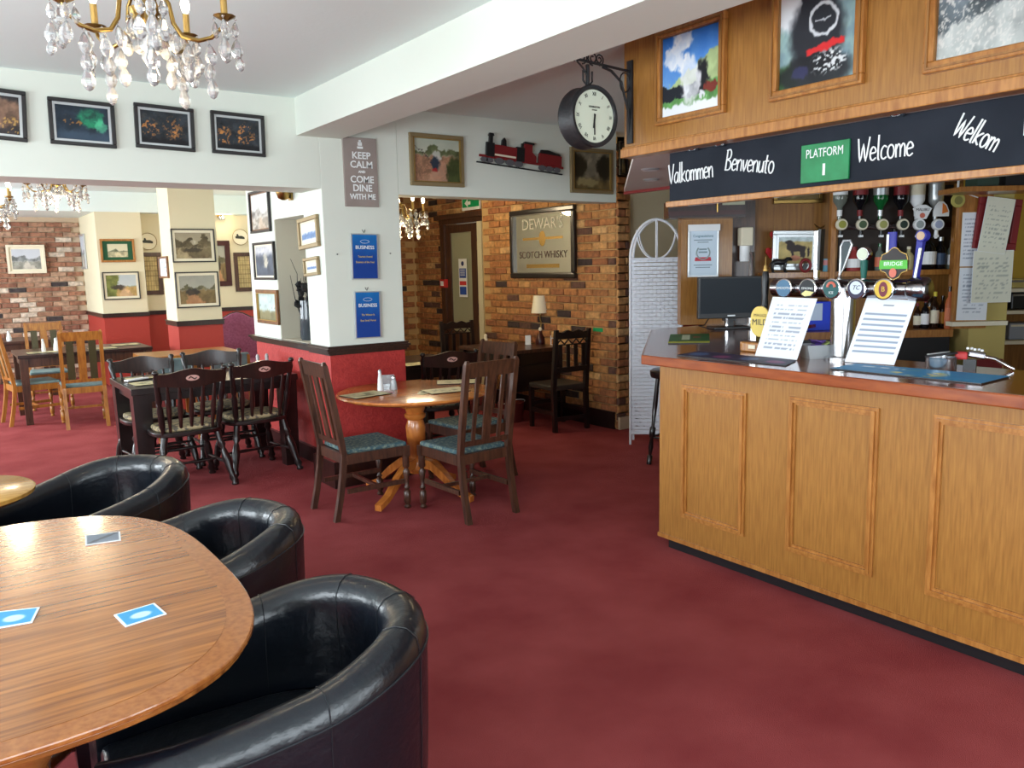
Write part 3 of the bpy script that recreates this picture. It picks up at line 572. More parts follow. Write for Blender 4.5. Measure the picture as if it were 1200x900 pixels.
# ================================================================== bar counter
XB = 3.24
ct = thing('bar_counter', 'golden oak panelled bar counter with red-brown polished top', 'counter', (0, 0, 0))
MB().prism([(XB, 3.145), (XB, -1.9), (XB+.05, -1.9), (XB+.05, 3.1), (4.46, 4.20), (4.42, 4.24)][::-1], .07, 1.055).build('front_board', 'oak', ct)
MB().prism([(XB+.03, 3.10), (XB+.03, -1.9), (XB+.08, -1.9), (XB+.08, 3.06)][::-1], 0, .07).build('plinth', 'black', ct)
MB().b2((XB-.008, -1.9, .062), (XB+.02, 3.15, .085)).build('base_bead', 'oaktrim', ct)
TOPP = [(3.15, 3.19), (3.15, -1.9), (3.85, -1.9), (3.85, 2.62), (4.60, 3.60), (5.75, 3.60), (5.75, 4.40), (4.42, 4.38)]
MB().prism([(3.155, 3.185), (3.155, -1.9), (3.85, -1.9), (3.85, 2.62), (4.60, 3.60), (5.7, 3.78), (5.7, 4.38), (4.42, 4.37)], 1.075, 1.10).build('worktop', 'countertop', ct)
MB().prism([(3.145, 3.195), (3.145, -1.9), (3.19, -1.9), (3.19, 3.175), (4.44, 4.355), (4.42, 4.39)][::-1], 1.048, 1.0995).build('edge_rail', 'counteredge', ct, bevel=.006)
MB().b2((3.80, -1.9, .0), (3.84, 2.6, 1.074)).build('inner_board', 'oakdark', ct)
def panelmould(y0, y1, z0, z1):
    mb = MB()
    for k, (o, t, d) in enumerate(((0, .013, .010), (.013, .013, .019), (.026, .012, .008))):
        a, b, c, e = y0+o, y1-o, z0+o, z1-o
        for lo, hi in (((a, c), (b, c+t)), ((a, e-t), (b, e)), ((a, c+t), (a+t, e-t)), ((b-t, c+t), (b, e-t))): mb.b2((XB-d, lo[0], lo[1]), (XB-.0002*k, hi[0], hi[1]))
    mb.build('panel_moulding', 'oaktrim', ct)
for a, b, c, d in (((800, 450), (872, 640), 0, 0), ((926, 464), (1022, 690), 0, 0), ((1096, 485), (1215, 760), 0, 0)):
    p, q = at(a[0], a[1], 'x', XB), at(b[0], b[1], 'x', XB); panelmould(q.y, p.y, .215, p.z)
panelmould(.0, .5, .215, .94)
# ================================================================== wall clock on bracket
ck = thing('station_clock', 'round black double-sided station clock hanging from scrolled bracket', 'clock', (2.86, 3.30, 2.36))
c0 = bb(693, 138, (Vector((2.86, 3.30, 0))).dot(FWH)); c0 = at(689, 138, 'y', 3.28); ck.location = c0
Rk = .151
MB().lathe([(Rk*.86, .048), (Rk*.9, .058), (Rk, .06), (Rk*1.03, .045), (Rk*1.0, .03), (Rk*1.0, -.03), (Rk*1.03, -.045), (Rk, -.06), (Rk*.9, -.058), (Rk*.86, -.048)], 48, rx(PI/2), cap=False).build('case', 'blackiron', ck, 40)
MB().lathe([(0, .049), (Rk*.9, .049)], 48, rx(PI/2), cap=False).build('clock_face', 'clockface', ck); MB().lathe([(0, -.049), (Rk*.9, -.049)], 48, rx(PI/2), cap=False).build('clock_face', 'clockface', ck)
NUM = ['XII', 'I', 'II', 'III', 'IIII', 'V', 'VI', 'VII', 'VIII', 'IX', 'X', 'XI']
for i, s_ in enumerate(NUM): text('numeral', s_, .026, 'black', ck, ry(i*PI/6) @ T(0, -.0505, Rk*.72), sx=.8)
MB().b2((-.0035, -.053, -.092), (.0035, -.051, .012)).build('minute_hand', 'black', ck)
MB().b2((-.005, -.055, -.06), (.005, -.053, .01), ry(.12)).build('hour_hand', 'black', ck)
text('lettering', 'KENSINGTON', .013, 'black', ck, T(0, -.0505, .045), sx=.9); text('lettering', 'STATION', .009, 'black', ck, T(0, -.0505, .03), sx=.9)
pl = at(733, 120, 'x', XF); br_ = thing('clock_bracket', 'black wrought iron bracket with scrolls holding the clock', 'bracket', (XF, 3.28, 0))
ZT = c0.z+Rk+.11; cxk = c0.x-XF
mb = MB().b2((-.012, -.02, 2.235), (-.001, .02, 2.66)); mb.build('wall_plate', 'blackiron', br_)
MB().tube([(0, 0, ZT), (cxk-.09, 0, ZT+.02)], .007).build('arm', 'blackiron', br_)
MB().tube([(-.005, 0, 2.28), (-.02, 0, 2.40), (-.07, 0, ZT-.06), (-.14, 0, ZT-.012), (-.2, 0, ZT)], .007).build('brace', 'blackiron', br_)
MB().tube([(-.045+.035*math.cos(a), 0, ZT-.06+.05*math.sin(a)) for a in [i*PI/8 for i in range(16)]], .004, 6, closed=True).build('scroll', 'blackiron', br_)
def spiral(cx_, cz_, r, a0, turn, n=22): return [(cx_+r*(1-.75*i/n)*math.cos(a0+turn*i/n), 0, cz_+r*(1-.75*i/n)*math.sin(a0+turn*i/n)) for i in range(n+1)]
for dx, r, tr in ((.08, .03, 1), (.035, .035, -1), (-.035, .035, 1), (-.085, .026, -1)): MB().tube(spiral(cxk+dx, ZT+.035, r, -PI/2, tr*3.2*PI), .004, 6).build('scroll', 'blackiron', br_)
MB().tube([(cxk, 0, ZT), (cxk, 0, c0.z+Rk)], .01).tube([(cxk-.03, 0, ZT-.03), (cxk-.03, 0, c0.z+Rk+.03), (cxk, 0, c0.z+Rk)], .005).tube([(cxk+.03, 0, ZT-.03), (cxk+.03, 0, c0.z+Rk+.03), (cxk, 0, c0.z+Rk)], .005).tube([(cxk-.07, 0, ZT+.01), (cxk-.03, 0, ZT-.02), (cxk, 0, c0.z+Rk+.05)], .005).build('hanger', 'blackiron', br_)

# ================================================================== framed things on the walls
GA = 'dark night photographs above the wide opening'
picture('dusk photograph in black frame cut by left image edge, above wide opening', ('y', YA-.001), (-42, 100), (34, 166), 'dusk', 2, 'frame', .022, .014, GA, R(3), mcol='silverp')
picture('black framed night photograph with green aurora above wide opening', ('y', YA-.001), (54, 114), (137, 174), 'aurora', 3, 'frame', .022, .014, GA, R(1.2), mcol='silverp', nx=60)
picture('black framed night photograph with orange lights, between aurora and fireworks pictures', ('y', YA-.001), (155, 121), (229, 178), 'lights', 4, 'frame', .022, .014, GA, R(1.4), mcol='silverp', nx=60)
picture('black framed dark night photograph nearest the ceiling beam, rightmost of four', ('y', YA-.001), (245, 130), (311, 184), 'lights', 9, 'frame', .022, .014, GA, R(1.2), mcol='silverp', nx=60)
picture('gilt framed steam engine painting above the brick room opening', ('y', YA-.001), (478, 155), (543, 220), 'engine_print', 1, 'bronzegilt', .03, inner='gold', nx=70, name='painting')
picture('dark gilt framed woodland painting partly behind the station clock', ('y', YA-.001), (667, 172), (717, 228), 'woods', 1, 'bronzegilt', .03, inner='gold', nx=40, name='painting')
# keep calm panel
c, wd_, ht_ = onplane(('y', YA), (400, 160), (443, 243)); kc = thing('slogan_panel', 'taupe panel with white keep calm and come dine lettering on pillar', 'sign', (c.x, YA, c.z), 0)
MB().b2((-wd_/2, -.018, -ht_/2), (wd_/2, 0, ht_/2)).build('panel', 'grey', kc, bevel=.002)
for s_, z, q, f in (('KEEP', .115, .078, 1), ('CALM', .052, .078, 1), ('AND', .003, .026, 1.1), ('COME', -.052, .078, .98), ('DINE', -.113, .078, 1), ('WITH ME', -.173, .062, .9)): text('lettering', s_, q*.86, 'chalk', kc, T(.006, -.019, z), sx=f, bold=.0013)
MB().b2((-.016, -.0195, .185), (.016, -.018, .21)).b2((-.022, -.0195, .165), (.022, -.018, .18)).b2((-.008, -.0195, .205), (.008, -.018, .225)).build('emblem', 'chalk', kc)
def plaque(label, p0, p1, l2, l3):
    c, wd_, ht_ = onplane(('y', YA), p0, p1); t = thing('award_plaque', label, 'sign', (c.x, YA, c.z), (0, R(1), 0), 'blue award plaques on the pillar')
    MB().b2((-wd_/2-.012, -.016, -ht_/2), (wd_/2+.016, 0, ht_/2)).build('backing', 'silverp', t, bevel=.002)
    artpart('panel', 'plaque', wd_, ht_-.014, t, (0, -.0175, 0), 2, 14); MB().b2((-wd_/2, -.017, -ht_/2+.007), (wd_/2, -.0165, ht_/2-.007)).build('inlay', flat('plaqueblue', 24, 66, 150), t)
    text('lettering', 'BUSINESS', .036, 'chalk', t, T(0, -.018, ht_*.20), bold=.0003); MB().tube([(.035*math.cos(a), -.0185, ht_*.33+.012*math.sin(a)) for a in [i*PI/8 for i in range(16)]], .0012, 4, closed=True).build('emblem', 'chalk', t)
    for s_, z in ((l2, .0), (l3, -.06)): text('lettering', s_, .021, flat('goldprint', 206, 180, 90), t, T(0, -.018, z*ht_*2), sx=.85)
    MB().tube([(-.012, -.005, ht_/2+.03), (-.002, -.008, ht_/2+.008), (.002, -.008, ht_/2+.008), (.012, -.005, ht_/2+.03)], .002, 5).build('hook', 'black', t)
plaque('upper blue business award plaque hanging on the white pillar', (411, 274), (442, 327), 'Tourism Award', 'Business of the Year')
plaque('lower blue business award plaque hanging on the white pillar', (415, 342), (445, 395), 'The Winner Is', 'Best Small Venue')
for px, py, l in ((395, 298, 'small screw in pillar left of the upper plaque'), (457, 297, 'small screw in pillar right of the upper plaque')):
    p = at(px, py, 'y', YA); tag(MB().rod((p.x, YA, p.z), (p.x, YA-.012, p.z), .004, 8).build('screw', 'black'), l, 'screw')
# engine silhouette: boards with shadow gap, built of plates
pa, pb_ = at(557, 192, 'y', YA), at(657, 205, 'y', YA); L_ = pb_.x-pa.x
en = thing('steam_engine_model', 'flat red and black steam engine with tender on white wall', 'wall model', ((pa.x+pb_.x)/2, YA-.02, pa.z-.016), (0, R(4.0), 0))
en.scale = (1, .7, .57)
def ex_(u): return (u-.5)*L_
k_ = L_/100
def plate(name, pts, m, d0=-.02, d1=0): MB().face([(ex_(a/100), b*k_) for a, b in pts], d0, d1).build(name, m, en)
plate('rail', [(0, -1), (100, -1), (100, 1), (0, 1)], 'black', -.01, .01)
plate('running_plate', [(2, 9), (100, 9), (100, 12.5), (2, 12.5)], 'engred', -.022)
plate('boiler', [(17, 12), (43, 12), (43, 31), (17, 31)], 'engred', -.03); plate('boiler_band', [(18, 13.5), (42, 13.5), (42, 16.5), (18, 16.5)], 'mount', -.032, -.03)
plate('smokebox', [(9, 11), (17.5, 11), (17.5, 33), (9, 33)], 'black', -.032)
plate('chimney', [(12, 33), (15.5, 33), (15.5, 43), (17, 44), (16, 48), (12, 48), (11, 44), (12, 43)], 'black', -.03); plate('dome', [(26, 31), (31, 31), (30.5, 40), (28.5, 44), (26.5, 40)], 'black', -.03)
plate('firebox', [(43, 10), (52, 10), (52, 33), (43, 33)], 'black', -.031); plate('safety_valve', [(49, 33), (51, 33), (51, 40), (49, 40)], 'black')
plate('cab', [(52, 11), (66, 11), (66, 22), (61, 28), (61, 40), (52, 40)], 'engred', -.03); plate('cab_roof', [(50.5, 40), (63, 40), (63, 43), (52, 43.5)], 'black', -.034)
plate('tender', [(70, 12), (97, 12), (97, 29), (70, 29)], 'engred', -.03); plate('coal', [(70.5, 29), (96, 29), (95, 32), (90, 33), (80, 36), (72, 35)], 'black', -.028)
for u, r in ((7, 4), (13, 4), (24, 5), (36, 5), (46, 5), (74, 4.5), (83, 4.5), (92, 4.5)): MB().rod((ex_(u/100), -.014, (1+r)*k_), (ex_(u/100), -.024, (1+r)*k_), r*k_, 16).build('wheel', flat('wheelgrey', 92, 92, 96), en)
# dining room pictures
GD = 'pictures in the far dining room'
picture('cream framed lane scene on the old brick wall', ('y', 14.26), (6, 287), (55, 320), 'white', 3, 'mount', .035, .03, GD, mcol='mount')
picture('silver framed narrow picture on white side of far pillar', ('x', 1.998), (91, 276), (103, 315), 'white', 6, 'silverp', .03, 0, GD)
picture('small print in green mount and orange wood frame on far pillar', ('y', 12.868), (116, 280), (159, 307), 'greenmount', 1, 'oaktrim', .03, 0, GD, nx=50)
picture('coastal railway print in thin dark frame below the green mounted print', ('y', 12.868), (119, 319), (165, 350), 'coast', 2, 'frame', .015, .03, GD, nx=50)
picture('lower of two prints facing us on nearer column, station scene', ('y', 9.928), (204, 319), (258, 359), 'rail', 5, 'frame', .014, .03, GD, nx=60)
picture('upper of two prints facing us on nearer column, sepia woodland', ('y', 9.928), (199, 268), (253, 307), 'sepia', 3, 'frame', .014, .03, GD, nx=60)
picture('tiny wood framed pale picture on white side of nearer column', ('x', 2.313), (187, 301), (199, 326), 'text', 6, 'woodframe', .025, 0, GD, nx=16)
picture('dark display frame of small tickets left of nearer column', ('y', 13.148), (163, 296), (192, 345), 'tickets', 2, 'walnut', .06, 0, GD, nx=40)
picture('dark display frame of small tickets beside the picture wall', ('y', 13.148), (273, 296), (299, 341), 'tickets', 4, 'walnut', .06, 0, GD, nx=40)
picture('dark red framed mirror beyond the nearer column', ('y', 13.148), (244, 282), (272, 335), 'rail', 8, 'bronze', .08, 0, GD, nx=20, name='wall_mirror', cat='mirror')  # mirror face is a flat print, a painted-in reflection
for px, py, l in ((173, 283, 'round cream plate with dark engine, left of nearer column'), (281, 278, 'round cream plate with dark engine, above ticket frame')):
    p = at(px, py, 'y', 13.148); t = thing('wall_plate', l, 'plate', (p.x, 13.148, p.z), 0, 'decorative plates on the far cream wall')
    MB().lathe([(0, .012), (.085, .012), (.12, .028), (.125, .026), (.09, .002), (0, 0)], 30, rx(PI/2), cap=False).build('dish', 'mount', t, 50)
    MB().tube([(.122*math.cos(a), -.027, .122*math.sin(a)) for a in [i*PI/14 for i in range(28)]], .004, 5, closed=True).build('rim', 'brass', t)
    MB().face([(-.07, -.02), (.07, -.03), (.07, .0), (.03, .02), (-.02, .02), (-.03, .05), (-.05, .05), (-.055, .02), (-.075, .01)], -.016, -.012).build('engine_motif', flat('motif', 50, 52, 46), t)
GP = 'pictures on the white side wall by the niche'
picture('country lane print in dark frame, top of three on side wall', ('x', XC-.001), (293, 226), (319, 271), 'village', 3, 'frame', .022, .012, GP, nx=30, mcol='woodframe')
picture('black framed grey valley print, middle of three on side wall', ('x', XC-.001), (298, 285), (325, 328), 'valley', 3, 'frame', .022, .016, GP, nx=30)
picture('wood framed stormy landscape print, lowest of three on side wall', ('x', XC-.001), (302, 339), (329, 381), 'wild', 3, 'woodframe', .03, .0, GP, nx=30, inner='gold')
picture('gold framed lake print on the pillar side, upper of two', ('x', 2.309), (351, 256), (376, 290), 'sea', 3, 'bronzegilt', .03, .02, GP, R(-3), nx=20)
picture('small gold framed lake print on the pillar side, lower of two', ('x', 2.309), (358, 302), (376, 323), 'sea', 5, 'bronzegilt', .022, .02, GP, R(-3), nx=20)
# brass light above the side pictures, wall light beyond
p = at(342, 229, 'x', XC); t = thing('wall_uplighter', 'small brass wall uplighter high on the white side wall', 'wall lamp', (XC, p.y, p.z+.05), 0)
MB().lathe([(.015, -.09), (.045, -.075), (.06, -.03), (.065, 0), (.058, 0), (.04, -.06), (.01, -.08)], 20, T(-.07, 0, 0), cap=False).build('bowl', 'brass', t, 50); MB().b2((-.02, -.03, -.09), (0, .03, -.02)).build('back_plate', 'brass', t)
# whisky mirror on brick wall
c, wd_, ht_ = onplane(('x', XE-.02), (600, 248), (677, 326)); wm = thing('advertising_mirror', 'black framed pub mirror with whisky lettering on brick wall', 'mirror', (XE-.022, c.y, c.z), (0, 0, -PI/2))
MB().ring(wd_, ht_, .055, -.045, 0).build('frame', 'ebony', wm, bevel=.012); MB().ring(wd_-.1, ht_-.1, .012, -.035, -.01).build('inner_slip', flat('dullsilver', 120, 116, 108, .4, .5), wm)
MB().b2((-wd_/2+.04, -.012, -ht_/2+.04), (wd_/2-.04, -.006, ht_/2-.04)).build('mirror_glass', 'mirror', wm)
text('lettering', "DEWAR'S", .16, flat('mirgold', 190, 186, 170), wm, T(0, -.014, .2), sx=1.05); text('lettering', 'SCOTCH WHISKY', .105, flat('mirbrown', 84, 66, 58), wm, T(0, -.014, -.12), sx=.98)
MB().lathe([(0, .002), (.075, .002), (.08, 0)], 24, T(0, -.013, .05) @ rx(PI/2) @ Matrix.Diagonal((.7, 1, 1, 1)), cap=False).b2((-.34, -.0145, .04), (.34, -.013, .065)).b2((-.28, -.0145, -.255), (.28, -.013, -.215)).build('gold_scroll', 'gold', wm)
# green arrow tape on the bricks
p = at(703, 386, 'x', XE); tag(MB().b2((XE-.028, p.y-.07, p.z-.02), (XE-.022, p.y+.07, p.z+.015)).build('green_label', 'exitgreen' if 'exitgreen' in M else 'green'), 'small green sticker low on the brick wall', 'sticker')
# dark picture hanging on the brick end above the passage
picture('small dark picture on the narrow brick end by canopy', ('y', 5.70), (725, 165), (734, 206), 'woods', 5, 'ebony', .02, nx=10, name='hanging_picture')
p = at(525, 332, 'x', XD); t = thing('red_alarm_box', 'small red alarm box on bricks left of the glazed door', 'alarm', (XD-.03, p.y, p.z), -PI/2)
MB().box((0, -.03, 0), (.13, .06, .11)).build('body', flat('alarmred', 190, 40, 36), t, bevel=.008); MB().b2((-.035, -.064, -.03), (.035, -.06, .03)).build('cover', 'whitep', t)

# ================================================================== seating
def smoothstep(x): x = max(0, min(1, x)); return x*x*(3-2*x)
def tub():
    """barrel chair facing +y, origin at floor centre"""
    t = thing('tub_chair', '', 'chair'); Ro, th, N = .34, .085, 48
    # path of the shell in plan: from left arm front round the back to right arm front
    def plan(s):                                  # s 0..1
        s = s*2-1; a = abs(s)
        if a < .62: an = -PI/2+s/.62*PI/2; p = Vector((Ro*math.cos(an), -.06+Ro*math.sin(an), 0)); n = Vector((math.cos(an), math.sin(an), 0))
        else: q = (a-.62)/.38; sg_ = 1 if s > 0 else -1; p = Vector((sg_*(Ro-.035*q*q), -.06+.42*q, 0)); n = Vector((sg_, .17*q, 0)).normalized()
        return p, n, a
    prof = [(-.035, .09), (-.004, .30), (.006, .55), (.012, .90), (.004, .965), (-.020, .995), (-.048, 1.0), (-.076, .985), (-.094, .95), (-.098, .90), (-.092, .72), (-.086, .55)]
    vs = []; 
    for i in range(N+1):
        p, n, a = plan(i/N); top = .745-.10*smoothstep((a-.25)/.7); wd_ = 1
        for o, h in prof: q = p+n*o*wd_; vs.append((q.x, q.y, .05+(top-.05)*h if h > .5 else top*h))
    K = len(prof); fs = [(i*K+j, (i+1)*K+j, (i+1)*K+j+1, i*K+j+1) for i in range(N) for j in range(K-1)]
    fs += [tuple(range(K)), tuple(N*K+j for j in range(K-1, -1, -1))]
    MB().add(vs, fs).build('shell', 'leather', t, 55)
    seat = []
    for i in range(N+1): p, n, a = plan(i/N); q = p-n*.09; seat.append((q.x, q.y))
    seat = seat+[(-.24, .39), (.24, .39)][::-1][:0]
    sm_ = MB().prism(seat, .16, .40); sm_.prism([(x*.97, y*.98+.0) for x, y in seat], .40, .435); sm_.build('seat_cushion', 'leather', t, 40, bevel=.018)
    MB().b2((-.235, .30, .09), (.235, .355, .30)).build('front_rail', 'leather', t, bevel=.01)
    for s_ in (.2, .36, .5, .64, .8):
        i = s_; p, n, a = plan(i); top = .745-.10*smoothstep((a-.25)/.7); pts = []
        for o, h in prof: pts.append(p+n*(o+(.0012 if o > -.05 else -.0012))+Vector((0, 0, (.05+(top-.05)*h if h > .5 else top*h)+(.0015 if h > .96 else 0))))
        pts2 = pts
        MB().tube(pts2, .0013, 5).build('seam', 'seam', t)
    ed = []
    for i in range(3, N-2): p, n, a = plan(i/N); top = .745-.10*smoothstep((a-.25)/.7); q = p+n*.0125; ed.append((q.x, q.y, .05+(top-.05)*.905))
    MB().tube(ed, .0032, 5).build('piping', 'seam', t)
    for x in (-.2, .2):
        for y in (-.28, .26): MB().lathe([(.022, 0), (.028, .10)], 10, T(x, y, 0)).build('foot', 'ebony', t)
    return t
tb = tub(); tb['label'] = 'black leather tub chair nearest the camera, tucked against mahogany table'; tb['group'] = 'black leather tub chairs'
tb.scale = (1, 1.04, 1); tb.location = (.56, 1.90, 0); tb.rotation_euler = (0, 0, R(84))
dup(tb, (.60, 2.85, 0), R(88), 'black leather tub chair on the far right side of mahogany table, middle one')
dup(tb, (.475, 3.87, 0), R(116), 'black leather tub chair farthest back, turned to small round table')
def superell(a, b, n, N=64, cx_=0, cy_=0): return [(cx_+a*math.copysign(abs(math.cos(t))**(2/n), math.cos(t)), cy_+b*math.copysign(abs(math.sin(t))**(2/n), math.sin(t))) for t in [2*PI*i/N for i in range(N)]]
bt = thing('dining_table', 'large mahogany pedestal table with rounded corners in foreground', 'table', (.0, 2.42, 0))
TS = superell(.625, .80, 3, 80)
MB().prism([(x*.985, y*.988) for x, y in TS], .722, .738).build('under_edge', 'mahog', bt, bevel=.004)
MB().prism([(x, y) for x, y in TS], .738, .752).build('tabletop', 'band', bt, bevel=.004)
inner = [(x*.90, y*.922) for x, y in TS]
for nm, lo, hi in (('top_leaf', .022, 2), ('top_leaf', -2, .0195)):
    poly = [(x, min(max(y, lo), hi)) for x, y in inner if True]
    q = []
    for p_ in poly:
        if lo-.0005 <= p_[1] <= hi+.0005 and (not q or (abs(p_[0]-q[-1][0])+abs(p_[1]-q[-1][1])) > 1e-4): q.append(p_)
    # drop interior duplicates on the cut lines: keep the extreme ones
    def clean(q):
        out = []
        for p_ in q:
            if abs(p_[1]-lo) < 1e-6 or abs(p_[1]-hi) < 1e-6: continue
            out.append(p_)
        ys = [l for l in (lo, hi) if abs(l) < 1]
        for l in ys:
            xs = .625*.90*(1-min(1, abs(l)/(.8*.922))**3)**(1/3); out += [(xs, l), (-xs, l)]
        c_ = (0, (max(lo, -.7)+min(hi, .7))/2); return sorted(out, key=lambda p_: math.atan2(p_[1]-c_[1], p_[0]-c_[0]))
    MB().prism(clean(q), .7515, .7526).build(nm, 'mahog', bt)
MB().b2((-.40, -.5, .65), (.40, .5, .722)).build('apron', 'band', bt)
MB().lathe([(.055, .10), (.09, .14), (.10, .22), (.05, .26), (.045, .30), (.075, .38), (.085, .46), (.045, .55), (.06, .60), (.09, .65)], 24).build('pedestal', 'mahog', bt, 60)
for s_ in (-1, 1):
    for q_ in (-1, 1): MB().tube([(s_*.04, q_*.04, .2), (s_*.2, q_*.28, .17), (s_*.34, q_*.48, .05), (s_*.36, q_*.52, .02)], [.035, .032, .024, .02], 8).build('leg', 'band', bt, 60)
MB().lathe([(.05, 0), (.06, .04), (.055, .10), (.035, .2), (.055, .34), (.07, .42), (.04, .52), (.05, .60), (.08, .65)], 24, T(.06, -.56, 0)).build('turned_leg', 'band', bt, 60)
def coaster(label, px, py, rot, kind, wd_=.095, z=.7526, ax=None, name='beer_mat', cat='coaster', ht=None, s=1):
    p = at(px, py, 'z', z); t = thing(name, label, cat, (p.x, p.y, z), rot); h = ht or wd_
    MB().b2((-wd_/2, -h/2, 0), (wd_/2, h/2, .0022)).build('card', 'whitep', t)
    artpart('print', kind, wd_, h, t, (0, 0, .0027), s, 30, X=rx(-PI/2)); return t
st = thing('small_round_table', 'small pale wooden round table at left image edge', 'table', (-.02, 3.83, 0))
MB().lathe([(0, .72), (.27, .72), (.297, .735), (.30, .75), (.29, .757), (0, .757)], 48, cap=False).build('tabletop', 'yellowtop', st, 40)
MB().lathe([(.04, .06), (.05, .2), (.03, .4), (.05, .6), (.1, .72)], 18).build('pedestal', 'pine', st, 60)
for k in range(3): MB().tube([(0, 0, .15), (.15*math.cos(k*2.1), .15*math.sin(k*2.1), .1), (.27*math.cos(k*2.1), .27*math.sin(k*2.1), .02)], [.03, .025, .02], 8).build('leg', 'pine', st, 60)

# ---- slat-back dining chair, faces +y
TURN = [(.018, 0), (.024, .03), (.014, .07), (.023, .11), (.023, .32), (.012, .35), (.022, .39), (.013, .43), (.016, .56), (.024, .70), (.013, .76), (.023, .80), (.022, 1)]
def slatchair(label, wood='walnut', fabric='teal', W=.44, H=1.02):
    t = thing('dining_chair', label, 'chair')
    D = .42; zs = .43; b0 = -.21
    def back(u): return b0-.015-.10*((u-zs)/(H-zs))**1.1 if u > zs else b0-.015-.07*((zs-u)/zs)**1.5
    for s_ in (-1, 1):
        m = MB(); zz = [0, .15, .3, zs, .6, .8, H-.01, H+.012]
        for i in range(len(zz)-1): m.taper((s_*(W/2-.03), back(zz[i]), zz[i]), (s_*(W/2-.03), back(min(zz[i+1], H)), zz[i+1]), .018 if i < 6 else .016, .018 if i < 5 else (.017 if i == 5 else .008))
        m.build('back_post', wood, t)
        m = MB().rod((s_*(W/2-.015), b0+D, 0), (s_*(W/2-.015), b0+D, .36), TURN, 12); m.b2((s_*(W/2-.015)-.022, b0+D-.022, .36), (s_*(W/2-.015)+.022, b0+D+.022, zs)); m.build('leg', wood, t, 50)
        MB().b2((s_*(W/2-.028)-.01, b0, .17), (s_*(W/2-.028)+.01, b0+D, .20)).build('stretcher', wood, t)
        MB().b2((s_*(W/2-.02)-.011, b0, zs-.065), (s_*(W/2-.02)+.011, b0+D, zs)).build('seat_rail', wood, t)
    MB().b2((-W/2+.03, b0+D*.5-.01, .175), (W/2-.03, b0+D*.5+.01, .198)).build('stretcher', wood, t)
    MB().b2((-W/2+.03, b0+D-.011, zs-.065), (W/2-.03, b0+D+.011, zs)).build('seat_rail', wood, t); MB().b2((-W/2+.03, b0-.02, zs-.065), (W/2-.03, b0+.0, zs)).build('seat_rail', wood, t)
    MB().prism([(-W/2+.03, b0+.01), (W/2-.03, b0+.01), (W/2-.005, b0+D+.01), (-W/2+.005, b0+D+.01)], zs-.005, zs+.028).build('seat', fabric, t, bevel=.014)
    def bar(name, x, hw, z0, z1, m=wood, dy=0): MB().taper((x, back(z0)+dy, z0), (x, back(z1)+dy, z1), (hw, .007), (hw, .007)).build(name, m, t)
    bar('top_rail', 0, W/2-.045, H-.095, H); bar('lower_rail', 0, W/2-.045, zs+.05, zs+.085)
    return t, bar
ch, bar = slatchair('slat-back dining chair left of round table, beside the red pillar')
for x, h in ((-.10, .013), (0, .03), (.10, .013)): bar('slat', x, h, .51, .93)
GC = 'slat-back chairs around the round table'; ch['group'] = GC
ch.location = (2.27, 4.94, 0); ch.rotation_euler = (0, 0, -PI/2)
dup(ch, (2.78, 4.47, 0), R(3), 'slat-back dining chair nearest us at round table, back towards camera')
dup(ch, (3.22, 5.12, 0), R(96), 'slat-back dining chair on the far side of round table')
rt_ = thing('round_table', 'round orange pine pedestal table beside the red pillar', 'table', (2.68, 4.95, 0))
MB().lathe([(0, .72), (.49, .72), (.525, .732), (.535, .742), (.53, .752), (.515, .756), (0, .756)], 64, cap=False).build('tabletop', 'pine', rt_, 30)
MB().b2((-.16, -.16, .66), (.16, .16, .72)).build('block', 'pine', rt_, bevel=.01)
MB().lathe([(.055, .17), (.07, .20), (.045, .24), (.05, .28), (.065, .40), (.07, .50), (.055, .55), (.075, .57), (.075, .59), (.06, .60), (.075, .64), (.09, .66)], 28).build('pedestal', 'pine', rt_, 50)
for k in range(4):
    a = R(205)+k*PI/2; m = MB(); pp = [(.03, .25), (.13, .235), (.24, .16), (.35, .07), (.45, .03)]
    for (r0, z0), (r1, z1) in zip(pp, pp[1:]):
        vs = []
        for r, z in ((r0, z0), (r1, z1)):
            h = .032 if r < .35 else .02; vs += [(r, -.026, z-h), (r, .026, z-h), (r, .026, z+h), (r, -.026, z+h)]
        m.add(vs, [(3, 2, 1, 0), (4, 5, 6, 7)]+[(i, (i+1) % 4, 4+(i+1) % 4, 4+i) for i in range(4)], rz(a))
    m.build('leg', 'pine', rt_)
